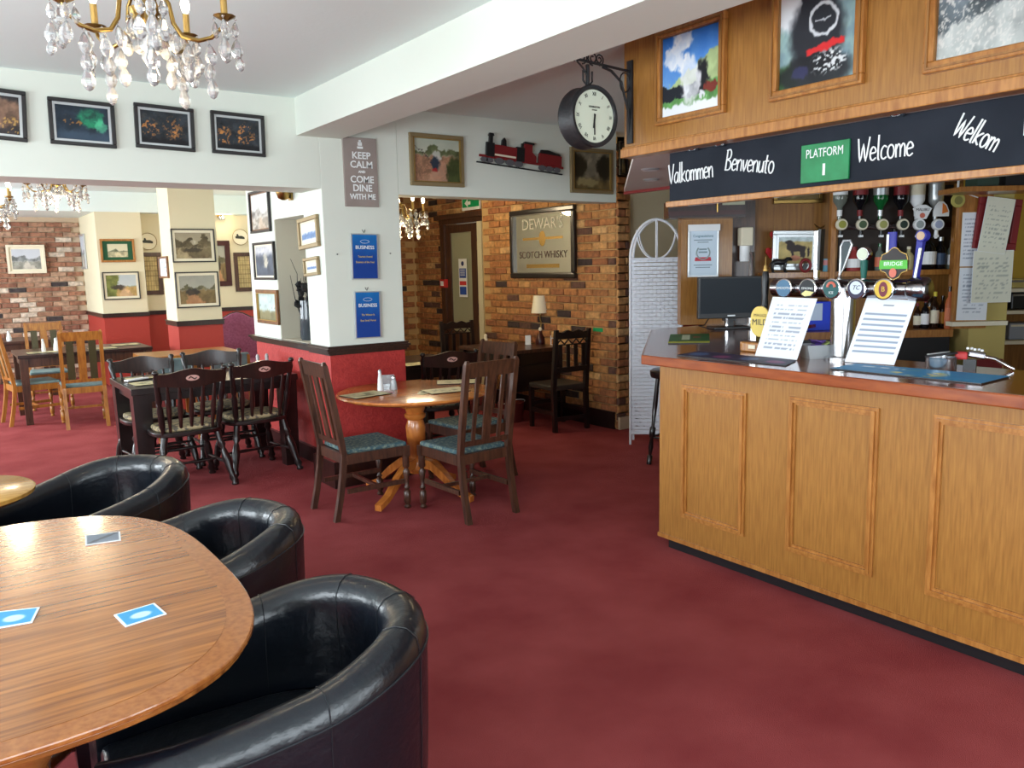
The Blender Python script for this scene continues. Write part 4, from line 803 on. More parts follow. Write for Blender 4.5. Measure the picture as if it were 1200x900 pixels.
# ---- farmhouse spindle-back chair, faces +y
SPT = [(.02, 0), (.026, .03), (.016, .06), (.027, .12), (.018, .2), (.028, .45), (.02, .62), (.014, .66), (.027, .72), (.02, .8), (.024, 1)]
def farmchair(label):
    t = thing('spindle_back_chair', label, 'chair'); W = .42
    seat = superell(.225, .21, 3.2, 28); MB().prism(seat, .415, .45).build('seat', 'ebony', t, 40, bevel=.008)
    MB().prism([(x*.9, y*.88) for x, y in seat], .45, .485).build('cushion', 'floral', t, 40, bevel=.014)
    for s_ in (-1, 1):
        MB().rod((s_*.24, -.235, 0), (s_*.165, -.14, .43), SPT, 12).build('leg', 'ebony', t, 60)
        MB().rod((s_*.22, .225, 0), (s_*.16, .14, .43), SPT, 12).build('leg', 'ebony', t, 60)
        MB().rod((s_*.205, -.19, .17), (s_*.19, .19, .17), [(.008, 0), (.014, .3), (.009, .5), (.014, .7), (.008, 1)], 8).build('stretcher', 'ebony', t, 60)
        MB().rod((s_*.175, -.155, .44), (s_*.215, -.25, .92), [(.017, 0), (.013, .06), (.02, .12), (.02, .4), (.013, .46), (.02, .52), (.016, .7), (.021, .86), (.012, .92), (.021, .96), (.016, .99), (0, 1)], 12).build('back_post', 'ebony', t, 60)
    MB().rod((-.2, 0, .17), (.2, 0, .17), [(.008, 0), (.014, .3), (.009, .5), (.014, .7), (.008, 1)], 8).build('stretcher', 'ebony', t, 60)
    MB().rod((-.18, .2, .24), (.18, .2, .24), [(.008, 0), (.016, .5), (.008, 1)], 8).build('stretcher', 'ebony', t, 60)
    for k in range(5):
        x = (k-2)*.066; MB().rod((x, -.165, .44), (x*1.12, -.245, .80), [(.008, 0), (.012, .2), (.018, .5), (.012, .75), (.008, 1)], 8).build('spindle', 'dark', t, 60)
    n = 24; up_, lo_ = [], []
    for i in range(n+1):
        u = i/n*2-1; x = u*.212; zt = .895+.028*math.cos(u*PI)*1+(.012 if abs(u) < .25 else 0); zt = .89+.03*smoothstep(1-abs(abs(u)*1.25))+.0
        up_.append((x, zt)); lo_.append((x, .79-.012*math.cos(u*PI)))
    m = MB(); vs = []
    for (x, a), (_, b) in zip(up_, lo_):
        yc = -.245-.02*math.cos(x/.212*PI/2); vs += [(x, yc-.011-.012, a), (x, yc+.011-.012, a), (x, yc+.011, b), (x, yc-.011, b)]
    fs = [(0, 1, 2, 3), (4*n+3, 4*n+2, 4*n+1, 4*n)]
    for i in range(n): fs += [(4*i+j, 4*i+4+j, 4*i+4+(j+1) % 4, 4*i+(j+1) % 4) for j in range(4)]
    m.add(vs, fs).build('crest_rail', 'dark', t, 40)
    # pierced oval with scroll
    MB().lathe([(0, .0), (1, .0)], 20, T(0, -.29, .852) @ rx(PI/2) @ Matrix.Diagonal((.042, .021, 1, 1)), cap=False).build('pierced_oval', flat('ovalpink', 196, 150, 140), t)
    MB().tube([(-.025, -.292, .85), (-.012, -.292, .862), (0, -.292, .852), (.012, -.292, .842), (.025, -.292, .853)], .004, 6).build('scrollwork', 'dark', t)
    return t
fc = farmchair('dark spindle-back chair at long dark table, near side left'); GF = 'farmhouse spindle-back chairs'; fc['group'] = GF
fc.scale = (1.13, 1.04, 1); fc.location = (1.47, 6.35, 0); fc.rotation_euler = (0, 0, R(2))
dup(fc, (2.02, 6.47, 0), R(5), 'dark spindle-back chair at long dark table, near side beside red wall')
dup(fc, (1.40, 7.02, 0), R(184), 'dark spindle-back chair at long dark table, far side left')
dup(fc, (1.97, 7.12, 0), R(178), 'dark spindle-back chair at long dark table, far side near red wall')
dup(fc, (3.46, 5.96, 0), R(-6), 'dark spindle-back chair just inside the brick room opening')
def legtable(name, label, x0, y0, x1, y1, z=.76, top='ebony', leg='ebony', lw=.10, apron=.1, tth=.035):
    t = thing(name, label, 'table', ((x0+x1)/2, (y0+y1)/2, 0)); a, b = (x1-x0)/2, (y1-y0)/2
    MB().b2((-a, -b, z-tth), (a, b, z)).build('tabletop', top, t, bevel=.004)
    MB().b2((-a+.05, -b+.04, z-tth-apron), (a-.05, -b+.06, z-tth)).b2((-a+.05, b-.06, z-tth-apron), (a-.05, b-.04, z-tth)).b2((-a+.04, -b+.06, z-tth-apron), (-a+.06, b-.06, z-tth)).b2((a-.06, -b+.06, z-tth-apron), (a-.04, b-.06, z-tth)).build('apron', leg, t)
    for sx_ in (-1, 1):
        for sy_ in (-1, 1): cx_, cy_ = sx_*(a-lw/2-.01), sy_*(b-lw/2-.01); MB().taper((cx_, cy_, 0), (cx_, cy_, z-tth), lw*.42, lw*.5).build('leg', leg, t)
    return t
legtable('dining_table', 'long near-black dining table with thick legs against red wall', 1.13, 6.42, 2.40, 7.28, .76, lw=.13, tth=.05, apron=.06)
def placemat(label, px, py, rot, z, a=.29, b=.21, kind='placemat', s=1, off=(0, 0)):
    p = at(px, py, 'z', z); t = thing('placemat', label, 'placemat', (p.x+off[0], p.y+off[1], z+.001), rot)
    MB().b2((-a/2, -b/2, 0), (a/2, b/2, .004)).build('board', 'ebony', t); artpart('print', kind, a-.006, b-.006, t, (0, 0, .0046), s, 24, X=rx(-PI/2)); return t
placemat('placemat on near left corner of long dark table', 178, 449, R(4), .76, .30, .22)
_p = placemat('placemat on far left of long dark table, under the cutlery', 170, 440, R(4), .76, .26, .16, s=3); _p.location = (1.34, 7.05, .761)
placemat('placemat on round table beside the left chair', 428, 463, R(10), .757, s=2)
placemat('placemat on near right of round table', 522, 458, R(-8), .757, s=4)
placemat('placemat on far right of round table', 535, 448, R(-30), .757, s=5)
p = at(443, 459, 'z', .762); nb = thing('folded_napkin', 'patterned napkin tucked beside the left placemat', 'napkin', (p.x+.02, p.y-.02, .757), R(-12)); MB().b2((-.07, -.04, 0), (.07, .04, .004)).build('cloth', flat('napkin', 170, 120, 130), nb); MB().b2((-.07, -.01, .004), (.07, .004, .005)).build('stripe', 'mount', nb)
def condiment(name, label, x, y, z, h, r, m, capm, cat, group=None):
    t = thing(name, label, cat, (x, y, z), 0, group); MB().lathe([(r, 0), (r*1.05, h*.1), (r*.8, h*.55), (r*.55, h*.78), (r*.6, h*.82)], 14).build('body', m, t, 60); MB().lathe([(r*.62, h*.82), (r*.6, h*.93), (r*.3, h), (0, h*1.0)], 14).build('cap', capm, t, 60); return t
p = at(446, 458, 'z', .757)
condiment('pepper_mill', 'slim white pepper mill standing on round table', p.x, p.y, .757, .15, .02, 'whitep', 'silverp', 'mill')
condiment('salt_cellar', 'small glass salt cellar with steel cap on round table', p.x+.10, p.y-.01, .757, .10, .022, 'plastic', 'chrome', 'shaker')
ho = thing('menu_holder', 'small steel card holder between salt and pepper on round table', 'holder', (p.x+.085, p.y+.05, .757), R(-20)); MB().b2((-.06, -.015, 0), (.06, .015, .035)).build('base', 'silverp', ho); MB().b2((-.045, -.004, .035), (.045, .004, .10)).build('card', 'plastic', ho)
for k, (dx, dy) in enumerate(((0, 0), (.02, .035), (.05, .07))):
    q = at(498, 461, 'z', .757); tag(MB().box((0, 0, .002), (.10, .05, .003)).build('menu_card', flat('beigecard', 196, 190, 150), loc=(q.x+dx, q.y+dy, .757+k*.0), rot=R(20)), ['beige menu card nearest the pedestal chair, front of three', 'middle beige menu card of three on round table', 'rearmost beige menu card of three on round table'][k], 'card', 'menu cards on the round table')
p = at(337, 431, 'z', .76); cr = thing('condiment_basket', 'small white condiment holder with glass shakers on dark table', 'holder', (2.30, 6.98, .76), 0)
MB().b2((-.06, -.04, 0), (.06, .04, .06)).build('box', 'whitep', cr, bevel=.004)
for x in (-.04, .04): MB().lathe([(.014, .05), (.016, .11), (.01, .125), (0, .13)], 12, T(x, 0, 0)).build('shaker', 'plastic', cr, 60)
p = at(152, 442, 'z', .765); cu = thing('cutlery_roll', 'cutlery wrapped in a white napkin on long dark table', 'cutlery', (1.27, 6.93, .7655), R(30)); MB().b2((-.10, -.025, 0), (.10, .025, .014)).build('napkin', 'whitep', cu, bevel=.005); MB().b2((.06, -.006, .014), (.15, .006, .018)).build('knife', 'chrome', cu)
# ---- far dining room furniture
legtable('dining_table', 'dark dining table in far room with honey oak chairs', .70, 10.08, 2.05, 10.95, .76, 'dark', 'walnut', .08)
oc, bar = slatchair('honey oak chair with striped back facing away in far room', 'oakchair', 'bluepad'); GO = 'honey oak chairs in the far room'; oc['group'] = GO
for x, h, m in ((-.105, .035, 'olive'), (0, .038, 'oakchair'), (.105, .035, 'olive')): bar('back_panel', x, h, .51, .93, m, .004 if x else -.006)
oc.location = (1.25, 9.77, 0); oc.rotation_euler = (0, 0, R(-4))
dup(oc, (.84, 10.36, 0), R(-82), 'honey oak chair seen from the side at left image edge')
dup(oc, (1.10, 11.35, 0), R(178), 'honey oak chair on the far side of the far table')
dup(oc, (2.32, 10.85, 0), R(97), 'honey oak chair with pale padded back at right end of far table')
legtable('dining_table', 'farthest dark table against the old brick wall', .2, 12.4, 1.3, 13.2, .76, 'walnut', 'walnut', .08)
q1 = at(55, 441, 'z', .77)
condiment('salt_cellar', 'left white salt cellar on the dark table in far room', at(52, 413, 'z', .76).x, 10.35, .76, .15, .022, 'whitep', 'silverp', 'shaker')
condiment('salt_cellar', 'right rounded white cellar on the dark table in far room', at(65, 413, 'z', .76).x+.04, 10.40, .76, .15, .036, 'whitep', 'silverp', 'shaker')
condiment('salt_cellar', 'tiny white shaker on the farthest table', .80, 12.6, .76, .13, .03, 'whitep', 'silverp', 'shaker')
t = thing('table_card', 'small white card standing on the farthest table', 'card', (.62, 12.62, .76), R(-20)); MB().b2((-.07, -.006, 0), (.07, .006, .11)).build('card', 'whitep', t); MB().b2((-.07, -.02, 0), (.07, .02, .008)).build('foot', 'whitep', t)
for k, (x, y, l) in enumerate(((.95, 10.3, 'left'), (1.55, 10.28, 'middle'), (1.85, 10.6, 'right'))):
    t = thing('placemat', 'pale placemat on far dark table, %s of three' % l, 'placemat', (x, y, .761), 0, 'pale placemats in the far room'); MB().b2((-.15, -.11, 0), (.15, .11, .004)).build('board', 'ebony', t); artpart('print', 'placemat', .29, .21, t, (0, 0, .0046), k, 12, X=rx(-PI/2))
legtable('side_table', 'honey oak topped table in front of the nearer column', 1.68, 8.62, 2.62, 9.25, .775, 'oakchair', 'walnut', .07, tth=.05)
def padstool(label, x, y, r_):
    t = thing('low_padded_chair', label, 'chair', (x, y, 0), r_, 'low padded chairs')
    MB().b2((-.2, -.2, .40), (.2, .2, .46)).build('seat', 'olive', t, bevel=.015); MB().b2((-.19, -.22, .52), (.19, -.18, .80)).build('backrest', 'bluepad', t, bevel=.015)
    for s_ in (-1, 1):
        MB().taper((s_*.18, -.21, 0), (s_*.18, -.21, .78), .016, .014).build('back_post', 'oakchair', t); MB().taper((s_*.18, .18, 0), (s_*.18, .18, .40), .016, .018).build('leg', 'oakchair', t)
    return t
padstool('low chair with faded blue padded back behind dark table, left one', 1.83, 8.30, 0)
padstool('low chair with faded blue padded back behind dark table, right one', 2.36, 8.35, 0)
pc = thing('upholstered_chair', 'tall mauve upholstered armchair with dark frame beyond side wall', 'chair', (3.22, 10.65, 0), R(165))
hb = [(-.24, .42), (.24, .42), (.27, .98), (.17, 1.0), (.08, 1.05), (0, 1.07), (-.08, 1.05), (-.17, 1.0), (-.27, .98)]
MB().face(hb, -.25, -.18).build('backrest', 'purple', pc, bevel=.01); MB().tube([(x, -.215, z) for x, z in hb[1:]+hb[:1]], .016, 8).build('back_frame', 'dark', pc)
MB().b2((-.25, -.2, .34), (.25, .26, .46)).build('seat', 'purple', pc, bevel=.03)
for s_ in (-1, 1):
    MB().taper((s_*.23, .23, 0), (s_*.23, .23, .36), .018, .024).build('leg', 'dark', pc); MB().taper((s_*.23, -.23, 0), (s_*.23, -.21, .42), .018, .024).build('leg', 'dark', pc)
    MB().tube([(s_*.26, -.2, .66), (s_*.28, .0, .67), (s_*.28, .18, .65)], .018, 8).tube([(s_*.27, .14, .65), (s_*.25, .16, .36)], .015, 8).build('armrest', 'dark', pc)
# ---- brick room furniture
legtable('dark_table', 'black dropleaf table with lamp against the brick wall', 4.58, 6.52, 5.27, 7.42, .76, 'walnut', 'ebony', .07, .16)
MB().b2((-.30, -.44, .34), (.30, -.42, .6)).build('drop_leaf', 'ebony', [o for o in COL.objects if o.name == 'dark_table'][0])
def gothic(label, loc, r_):
    t = thing('carved_chair', label, 'chair', loc, r_, 'black carved chairs in the brick room'); W = .40
    MB().b2((-.21, -.2, .40), (.21, .22, .45)).build('seat', flat('brownseat', 52, 44, 38), t, bevel=.012)
    for s_ in (-1, 1):
        MB().taper((s_*.19, -.21, 0), (s_*.19, -.19, .42), .02, .022).taper((s_*.19, -.19, .42), (s_*.19, -.25, .99), .022, .018).build('back_post', 'ebony', t)
        MB().taper((s_*.19, .2, 0), (s_*.19, .2, .41), .018, .022).build('leg', 'ebony', t); MB().b2((s_*.19-.012, -.2, .16), (s_*.19+.012, .2, .20)).build('stretcher', 'ebony', t)
    MB().b2((-.19, -.20, .10), (.19, -.18, .14)).b2((-.19, .19, .22), (.19, .21, .26)).build('stretcher', 'ebony', t)
    MB().face([(-.185, .90), (.185, .90), (.185, .975), (.12, .96), (.06, .985), (0, .965), (-.06, .985), (-.12, .96), (-.185, .975)], -.26, -.23).build('crest_rail', 'ebony', t)
    MB().b2((-.18, -.245, .84), (.18, -.225, .85)).build('cross_rail', 'ebony', t); MB().b2((-.18, -.245, .58), (.18, -.22, .63)).build('cross_rail', 'ebony', t)
    for k in range(4):
        x = -.135+k*.09; MB().tube([(x-.045, -.238, .85), (x, -.238, .895), (x+.045, -.238, .85)], .008, 6).build('arch', 'ebony', t); MB().b2((x-.018, -.24, .63), (x+.018, -.225, .84)).build('splat', 'ebony', t)
    return t
gothic('black carved chair in front of lamp table, back towards us', (4.97, 6.20, 0), R(-4))
gothic('black carved chair behind the lamp table near the door', (4.86, 7.72, 0), R(172))
legtable('dining_table', 'black table just behind the white pillar in brick room', 3.02, 6.22, 3.95, 6.95, .76, 'ebony', 'ebony', .08)
placemat('pale placemat on black table behind the pillar', 488, 427, 0, .76, .28, .2)
la = thing('table_lamp', 'small table lamp with cream shade and dark red base', 'lamp', (at(629, 402, 'z', .76).x-.04, 6.90, .76))
MB().lathe([(.05, 0), (.055, .02), (.05, .06), (.03, .10), (.016, .115), (.014, .15), (0, .155)], 20).build('base', 'bronze', la, 50); MB().lathe([(.012, .14), (.02, .15), (.02, .165), (.01, .18)], 12).build('ferrule', 'mount', la, 50)
MB().tube([(0, 0, .16), (.015, 0, .22), (-.004, 0, .28), (.004, 0, .34)], .008, 8).build('stem', 'brass', la, 60)
MB().lathe([(.095, .335), (.065, .52), (.062, .52), (.091, .335)], 28, cap=False).build('lamp_shade', 'shade', la, 50)
for k, (dx, dy, l) in enumerate(((-.13, .05, 'white card left of the lamp base'), (.04, -.17, 'white card right of the lamp base'))):
    t = thing('table_card', l, 'card', (la.location.x+dx, la.location.y+dy, .76), R(-30)); MB().b2((-.03, -.012, 0), (.03, .012, .006)).build('foot', 'whitep', t); MB().b2((-.03, -.003, .006), (.03, .003, .10)).build('card', 'whitep', t)
t = condiment('salt_cellar', 'little pale shaker on left end of lamp table', 4.75, 7.15, .76, .13, .03, 'mount', 'mount', 'shaker')
tn = thing('red_bin', 'low dark red bin under the lamp table', 'bin', (4.80, 6.78, 0), 0); MB().lathe([(.12, 0), (.14, .2), (.132, .2), (.115, .01), (0, .01)], 20, cap=False).build('tub', flat('binred', 90, 24, 22), tn, 50); MB().tube([(.13*math.cos(a), -.06-.05*math.sin(a), .2+.04*math.sin(a)) for a in [i*PI/8 for i in range(9)]], .004, 6).build('handle', 'whitep', tn)
# ---- dried plant in niche
vs_ = thing('dried_plant', 'dark dried branches in a tall grey glass vase in niche', 'plant', (2.64, 6.72, 1.004)); rr = random.Random(4)
MB().lathe([(.07, 0), (.08, .02), (.075, .2), (.07, .34), (.064, .34), (.068, .2), (.07, .03), (0, .02)], 18, cap=False).build('vase', flat('vaseglass', 64, 70, 76, .1), vs_, 50)
for k in range(16):
    a = rr.uniform(0, 2*PI); l = rr.uniform(.18, .42); sp = rr.uniform(.05, .30); pts = [(0, 0, .05)]
    for i in range(1, 6): f = i/5; pts.append((-.3*sp*f*0+sp*f*math.cos(a)*.5+rr.uniform(-.02, .02), sp*f*math.sin(a)*1.3+rr.uniform(-.02, .02), .05+(.3+l)*f*.9))
    pts = [(max(-.11, min(.15, x)), max(-.24, min(.29, y)), z) for x, y, z in pts]
    MB().tube(pts, [.007, .006, .005, .004, .003, .002], 5).build('branch', 'black', vs_)
for k in range(26):
    a = rr.uniform(0, 2*PI); q = rr.uniform(0, .13); MB().lathe([(0, -.03), (.03, -.01), (.02, .015), (0, .03)], 6, T(q*math.cos(a)*.7, q*math.sin(a), rr.uniform(.28, .48)) @ rx(rr.uniform(-1, 1)) @ ry(rr.uniform(-1, 1)) @ Matrix.Diagonal((1, .3, 1.2, 1)), cap=False).build('leaf', 'black', vs_)
t = thing('glass_jar', 'pale glass jar behind the vase in niche', 'jar', (2.70, 6.50, 1.004)); MB().lathe([(.07, 0), (.075, .1), (.07, .24), (.05, .28)], 18, cap=False).build('jar', 'plastic', t, 50); MB().lathe([(.052, .28), (.052, .30)], 16).build('lid', 'silverp', t, 50)

# ================================================================== behind the bar
RB = -YAW
def mpp(D): return D/960
def zat(px, py, D): return bb(px, py, D).z
def lens_(px, D): return bb(px, 303, D)
def bthing(name, label, cat, px, py, D, group=None, rot=None): return thing(name, label, cat, bb(px, py, D), RB if rot is None else rot, group)
def bslab(name, px0, px1, z0, z1, D, th, m, parent=None, bevel=0, kind=None):
    a, b = lens_(px0, D), lens_(px1, D); c = (a+b)/2; wd_ = (a-b).xy.length
    o = MB().b2((-wd_/2, 0, z0), (wd_/2, th, z1)).build(name, m, None, bevel=bevel, loc=(c.x, c.y, 0), rot=RB)
    if kind: o['kind'] = kind
    return o
bslab('wall_bar', 872, 1124, 0, 2.2, 6.60, .06, 'oakdark', kind='structure')
bslab('wall_bar_left', 855, 884, 0, 2.2, 6.56, .05, 'walnut', kind='structure')
u = bslab('bar_cupboard', 798, 858, 1.101, zat(828, 252, 6.48), 6.48, .12, 'oak'); tag(u, 'tall oak panel unit behind the monitor', 'cupboard')
g = thing('glass_rack', 'dark moulded hanging glass rack at left end of bar', 'rack', bb(828, 246, 6.30), RB); s_ = mpp(6.3)
for k, (a, b, d) in enumerate(((-10, -5, 0), (-5, 1, -.012), (1, 6, -.024), (6, 9, -.036))): MB().b2((-45*s_, d, -b*s_), (44*s_, .16, -a*s_)).build('moulding', 'dark' if k % 2 else 'bronze', g)
MB().b2((18*s_, -.01, 2*s_), (44*s_, .0, 14*s_)).build('glass_panel', 'greyglass', g); MB().tube([(12*s_, -.02, -3*s_), (12*s_, -.02, 12*s_)], .008, 8).build('bracket', 'brass', g)
sh = bslab('bar_shelf', 898, 1121, zat(1040, 323, 6.38), zat(1040, 317, 6.38), 6.38, .22, 'oaktrim'); tag(sh, 'upper oak shelf with bottles and dog picture behind bar', 'shelf')
po = bslab('shelf_post', 973, 979, 1.04, 2.15, 6.36, .05, 'oaktrim'); tag(po, 'upright oak post between dog picture and optics', 'post')
po = bslab('shelf_post', 1117, 1123, 1.04, 2.15, 6.36, .05, 'oaktrim'); tag(po, 'upright oak post right of the optics', 'post')
bc = bslab('back_counter', 884, 1122, zat(1040, 394, 6.2)-.01, zat(1040, 387, 6.2), 6.15, .45, 'oaktrim'); tag(bc, 'long oak back counter under the bottle shelf', 'counter')
ba = bslab('bottle_fridge', 900, 1118, 0, zat(1040, 394, 6.2)-.012, 6.20, .4, 'black'); tag(ba, 'black bottle fridges below the back counter', 'fridge')
picture('gilt framed green picture mostly hidden behind the welcome board', ('b', 6.585), (907, 196), (963, 238), 'woods', 4, 'brass', .03, nx=10)
# certificate
c, wd_, ht_ = onplane(('b', 6.47), (806, 265), (841, 324)); ce = thing('certificate', 'silver framed award certificate with red ribbon on oak unit', 'certificate', (c.x, c.y, c.z), RB)
MB().ring(wd_, ht_, .012, -.015, 0).build('frame', 'silverp', ce); MB().b2((-wd_/2+.01, -.006, -ht_/2+.01), (wd_/2-.01, 0, ht_/2-.01)).build('sheet', flat('certblue', 206, 222, 236), ce)
MB().b2((-wd_/2, -.02, ht_/2-.04), (wd_/2+.01, -.004, ht_/2+.01)).build('header', 'whitep', ce); text('lettering', 'Congratulations', .026, flat('certteal', 40, 110, 130), ce, T(0, -.007, ht_*.30), sx=.95)
MB().tube([(.052*math.cos(a), -.008, .052*math.sin(a)-.01) for a in [PI*.75+i*PI*1.5/18*1.0 for i in range(19)]], .006, 6).build('laurel', flat('laurel', 150, 166, 168), ce)
MB().face([(-.065, -.075), (.065, -.075), (.06, -.045), (-.06, -.045)], -.010, -.007).build('ribbon', flat('ribbon', 196, 60, 74), ce)
for z, q in ((.085, .5), (.068, .3), (-.11, .5), (-.128, .4)): MB().b2((-wd_*q*.6, -.007, z), (wd_*q*.6, -.006, z+.007)).build('text_line', flat('certgrey', 130, 150, 160), ce)
for z, q in ((.01, .03), (-.012, .034)): MB().b2((-q, -.008, z), (q, -.007, z+.012)).build('text_line', flat('certgrey', 130, 150, 160), ce)
# dispenser, monitor
t = bthing('wall_dispenser', 'white wall dispenser right of the oak unit', 'dispenser', 873, 286, 6.5); s_ = mpp(6.5)
MB().b2((-7*s_, -.06, -2*s_), (7*s_, .05, 19*s_)).build('body', 'mount', t, bevel=.008); MB().lathe([(5.5*s_, -20*s_), (6*s_, -17*s_), (6*s_, -2*s_)], 16).build('cup', 'whitep', t, 50)
t = bthing('steel_measure', 'slim steel cylinder beside the white dispenser', 'cylinder', 881, 322, 6.3); _h = t.location.z-1.101+.17; t.location.z = 1.101; MB().lathe([(.022, .02), (.022, _h), (.018, _h+.005), (.0, _h+.005)], 14).build('tube', 'steel', t, 50); MB().lathe([(.03, 0), (.03, .02)], 12).build('cap', 'chrome', t)
t = bthing('monitor', 'black flat monitor on the counter in front of oak unit', 'monitor', 856, 350, 6.05, rot=RB+.06); s_ = mpp(6.05)
MB().b2((-39*s_, -.015, -23*s_), (39*s_, .03, 26*s_)).build('casing', 'black', t, bevel=.005); MB().b2((-36.5*s_, -.017, -17*s_), (36.5*s_, -.0145, 24*s_)).build('screen', 'screen', t)
MB().b2((-4*s_, -.0175, -20.5*s_), (5*s_, -.015, -19*s_)).build('badge', 'silverp', t)
zb = 1.101-t.location.z
MB().b2((-.045, .0, -26*s_), (.045, .05, -20*s_)).b2((-.03, .01, zb+.01), (.03, .04, -22*s_)).build('neck', 'black', t); MB().b2((-.035, -.008, zb+.02), (-.02, .0, -22*s_)).build('neck_trim', 'chrome', t); MB().b2((-.14, -.06, zb), (.14, .13, zb+.015)).build('foot', 'black', t, bevel=.004)
MB().tube([(-.16, 0, -22*s_), (-.20, -.02, -.19), (-.25, -.05, zb+.03), (-.18, -.14, zb+.006), (-.12, -.18, zb+.006)], .004, 6).build('cable', 'black', t)
# ---- beer font, parallel to the counter
XT = 3.70
def ft(px, py, x=XT): return at(px, py, 'x', x)
ya, yb_ = ft(905, 338).y, ft(1072, 338).y; zf = ft(1000, 338).z
fo = thing('beer_font', 'chrome T-bar beer font with five round badges on the counter', 'beer tap', (XT, ft(987, 400).y, 1.1)); o0 = fo.location
MB().lathe([(.085, 0), (.085, .012), (.058, .02), (.056, zf-1.1)], 32).build('column', 'steel', fo, 50)
MB().rod((0, ya-o0.y, zf-1.1), (0, yb_-o0.y, zf-1.1), [(.02, 0), (.044, .02), (.046, .05), (.046, .97), (.044, 1)], 28).build('bar', 'dull', fo, 50)
MB().rod((0, yb_-o0.y+.02, zf-1.1), (0, yb_-o0.y-.07, zf-1.1), [(.05, 0), (.056, .1), (.056, .85), (.04, 1), (0, 1)], 28, ).build('end_cap', 'dull', fo, 50)
LB = [(919, (70, 110, 140), 'grey'), (947, (24, 28, 34), 'black'), (975, (20, 80, 80), 'teal'), (1004, (40, 36, 66), 'navy'), (1036, (214, 178, 60), 'yellow')]
for i, (px, c_, nm) in enumerate(LB):
    y_ = ft(px, 338, XT-.06).y-o0.y; X_ = T(-.058, y_, zf-1.1) @ ry(-PI/2)
    b_ = MB().lathe([(.030, -.03), (.046, -.015), (.050, .0), (.050, .008), (.044, .010)], 26, X_, cap=False).build('badge_bezel', 'chrome', fo, 50)
    f_ = MB().lathe([(.0, .009), (.044, .009)], 26, X_, cap=False).build('badge', flat('badge_'+nm, *c_), fo)
    Xm = T(-.0685, y_, zf-1.1) @ rz(-PI/2); f2 = MB()
    if i == 0: text('lettering', 'SMOOTH', .018, 'chalk', f_, Xm, sx=1.1)
    if i == 1: MB().face([(-.035, -.028), (-.01, -.01), (.038, -.018), (.02, -.036), (-.015, -.04)], 0, .001, Xm).build('swoosh', flat('palegold', 214, 206, 140), f_); text('lettering', 'STRONG', .016, 'chalk', f_, Xm, sx=1.05)
    if i == 2: MB().tube([(.02*math.cos(a), 0, .008+.022*math.sin(a)) for a in [j*PI/8 for j in range(9)]], .007, 6, Xm).build('rays', flat('rays', 206, 110, 90), f_); text('lettering', 'ICE', .018, 'chalk', f_, Xm @ T(0, 0, -.02))
    if i == 3: MB().lathe([(0, 0), (.032, 0)], 22, Xm @ T(0, 0, .006) @ rx(PI/2), cap=False).build('disc', flat('paleblue', 206, 216, 230), f_); text('lettering', 'TC', .03, 'black', f_, Xm @ T(0, -.001, .006), shear=.3)
    if i == 4: MB().lathe([(0, 0), (.022, 0)], 22, Xm @ rx(PI/2) @ Matrix.Diagonal((1, 1.6, 1, 1)), cap=False).build('disc', flat('darkred', 110, 30, 50), f_); text('lettering', 'B', .034, flat('badge_yellow', *c_), f_, Xm @ T(0, -.001, 0))
for i in range(4):
    y_ = (ft(LB[i][0], 338).y+ft(LB[i+1][0], 338).y)/2-o0.y; MB().lathe([(0, -.012), (.010, -.008), (.012, 0), (.010, .008), (0, .012)], 12, T(-.048, y_, zf-1.1), cap=False).build('stud', 'chrome', fo, 60)
def tapbase(px): p = ft(px, 327); MB().lathe([(.012, .03), (.016, .045), (.009, .055), (.008, .075)], 12, T(0, p.y-o0.y, zf-1.1)).build('tap_base', 'chrome', fo, 60); return p.y-o0.y, zf-1.1+.07
y_, z_ = tapbase(957); H_ = ft(957, 270).z-1.1; MB().taper((0, y_, z_-.02), (.0, y_, H_), (.014, .011), (.016, .016)).build('tap_handle', 'steel', fo, bevel=.004); MB().taper((.0, y_-.016, z_+.02), (.0, y_-.02, H_+.005), (.016, .007), (.018, .008)).build('handle_side', 'black', fo)
MB().tube([(0, y_, H_), (0, y_+.02, H_+.03), (0, y_-.01, H_+.008), (0, y_-.035, H_+.02)], .005, 6).build('antler', 'brass', fo)
y_, z_ = tapbase(984); H_ = ft(990, 282).z-1.1
MB().tube([(0, y_, z_-.01), (0, y_, H_-.03), (0, y_-.015, H_), (0, y_-.05, H_), (0, y_-.06, H_-.02), (0, y_-.02, z_+.03)], .006, 8, closed=True).build('tap_handle', 'silverp', fo, 60); MB().add([(-.003, y_, z_), (-.003, y_, H_-.03), (-.003, y_-.02, H_-.004), (-.003, y_-.055, H_-.01), (-.003, y_-.022, z_+.03)], [(0, 1, 2, 3, 4)]).build('handle_glass', flat('smokeglass', 70, 80, 84, .15), fo)
y_, z_ = tapbase(1012); H_ = ft(1012, 305).z-1.1; MB().lathe([(.012, z_-.02), (.016, z_+.02), (.018, H_)], 14, T(0, y_, 0)).build('tap_handle', flat('tapgreen', 16, 92, 80), fo, 60); MB().rod((-.018, y_, H_+.03), (.012, y_, H_+.03), [(.03, 0), (.034, .2), (.034, 1)], 20).build('round_top', 'chrome', fo, 50); MB().rod((-.020, y_, H_+.03), (-.018, y_, H_+.03), .026, 18).build('badge', flat('laurelgreen', 206, 214, 190), fo)
y_, z_ = tapbase(1046); z1_ = ft(1048, 300).z-1.1; H_ = ft(1044, 272).z-1.1
MB().prism(superell(.012, .022, 2.4, 20, 0, y_+.01), z_+.02, H_).build('tap_handle', flat('tapblue', 44, 46, 140), fo, 50); MB().b2((-.015, y_+.018, z_+.05), (.0, y_+.03, H_-.01)).build('handle_edge', 'chrome', fo)
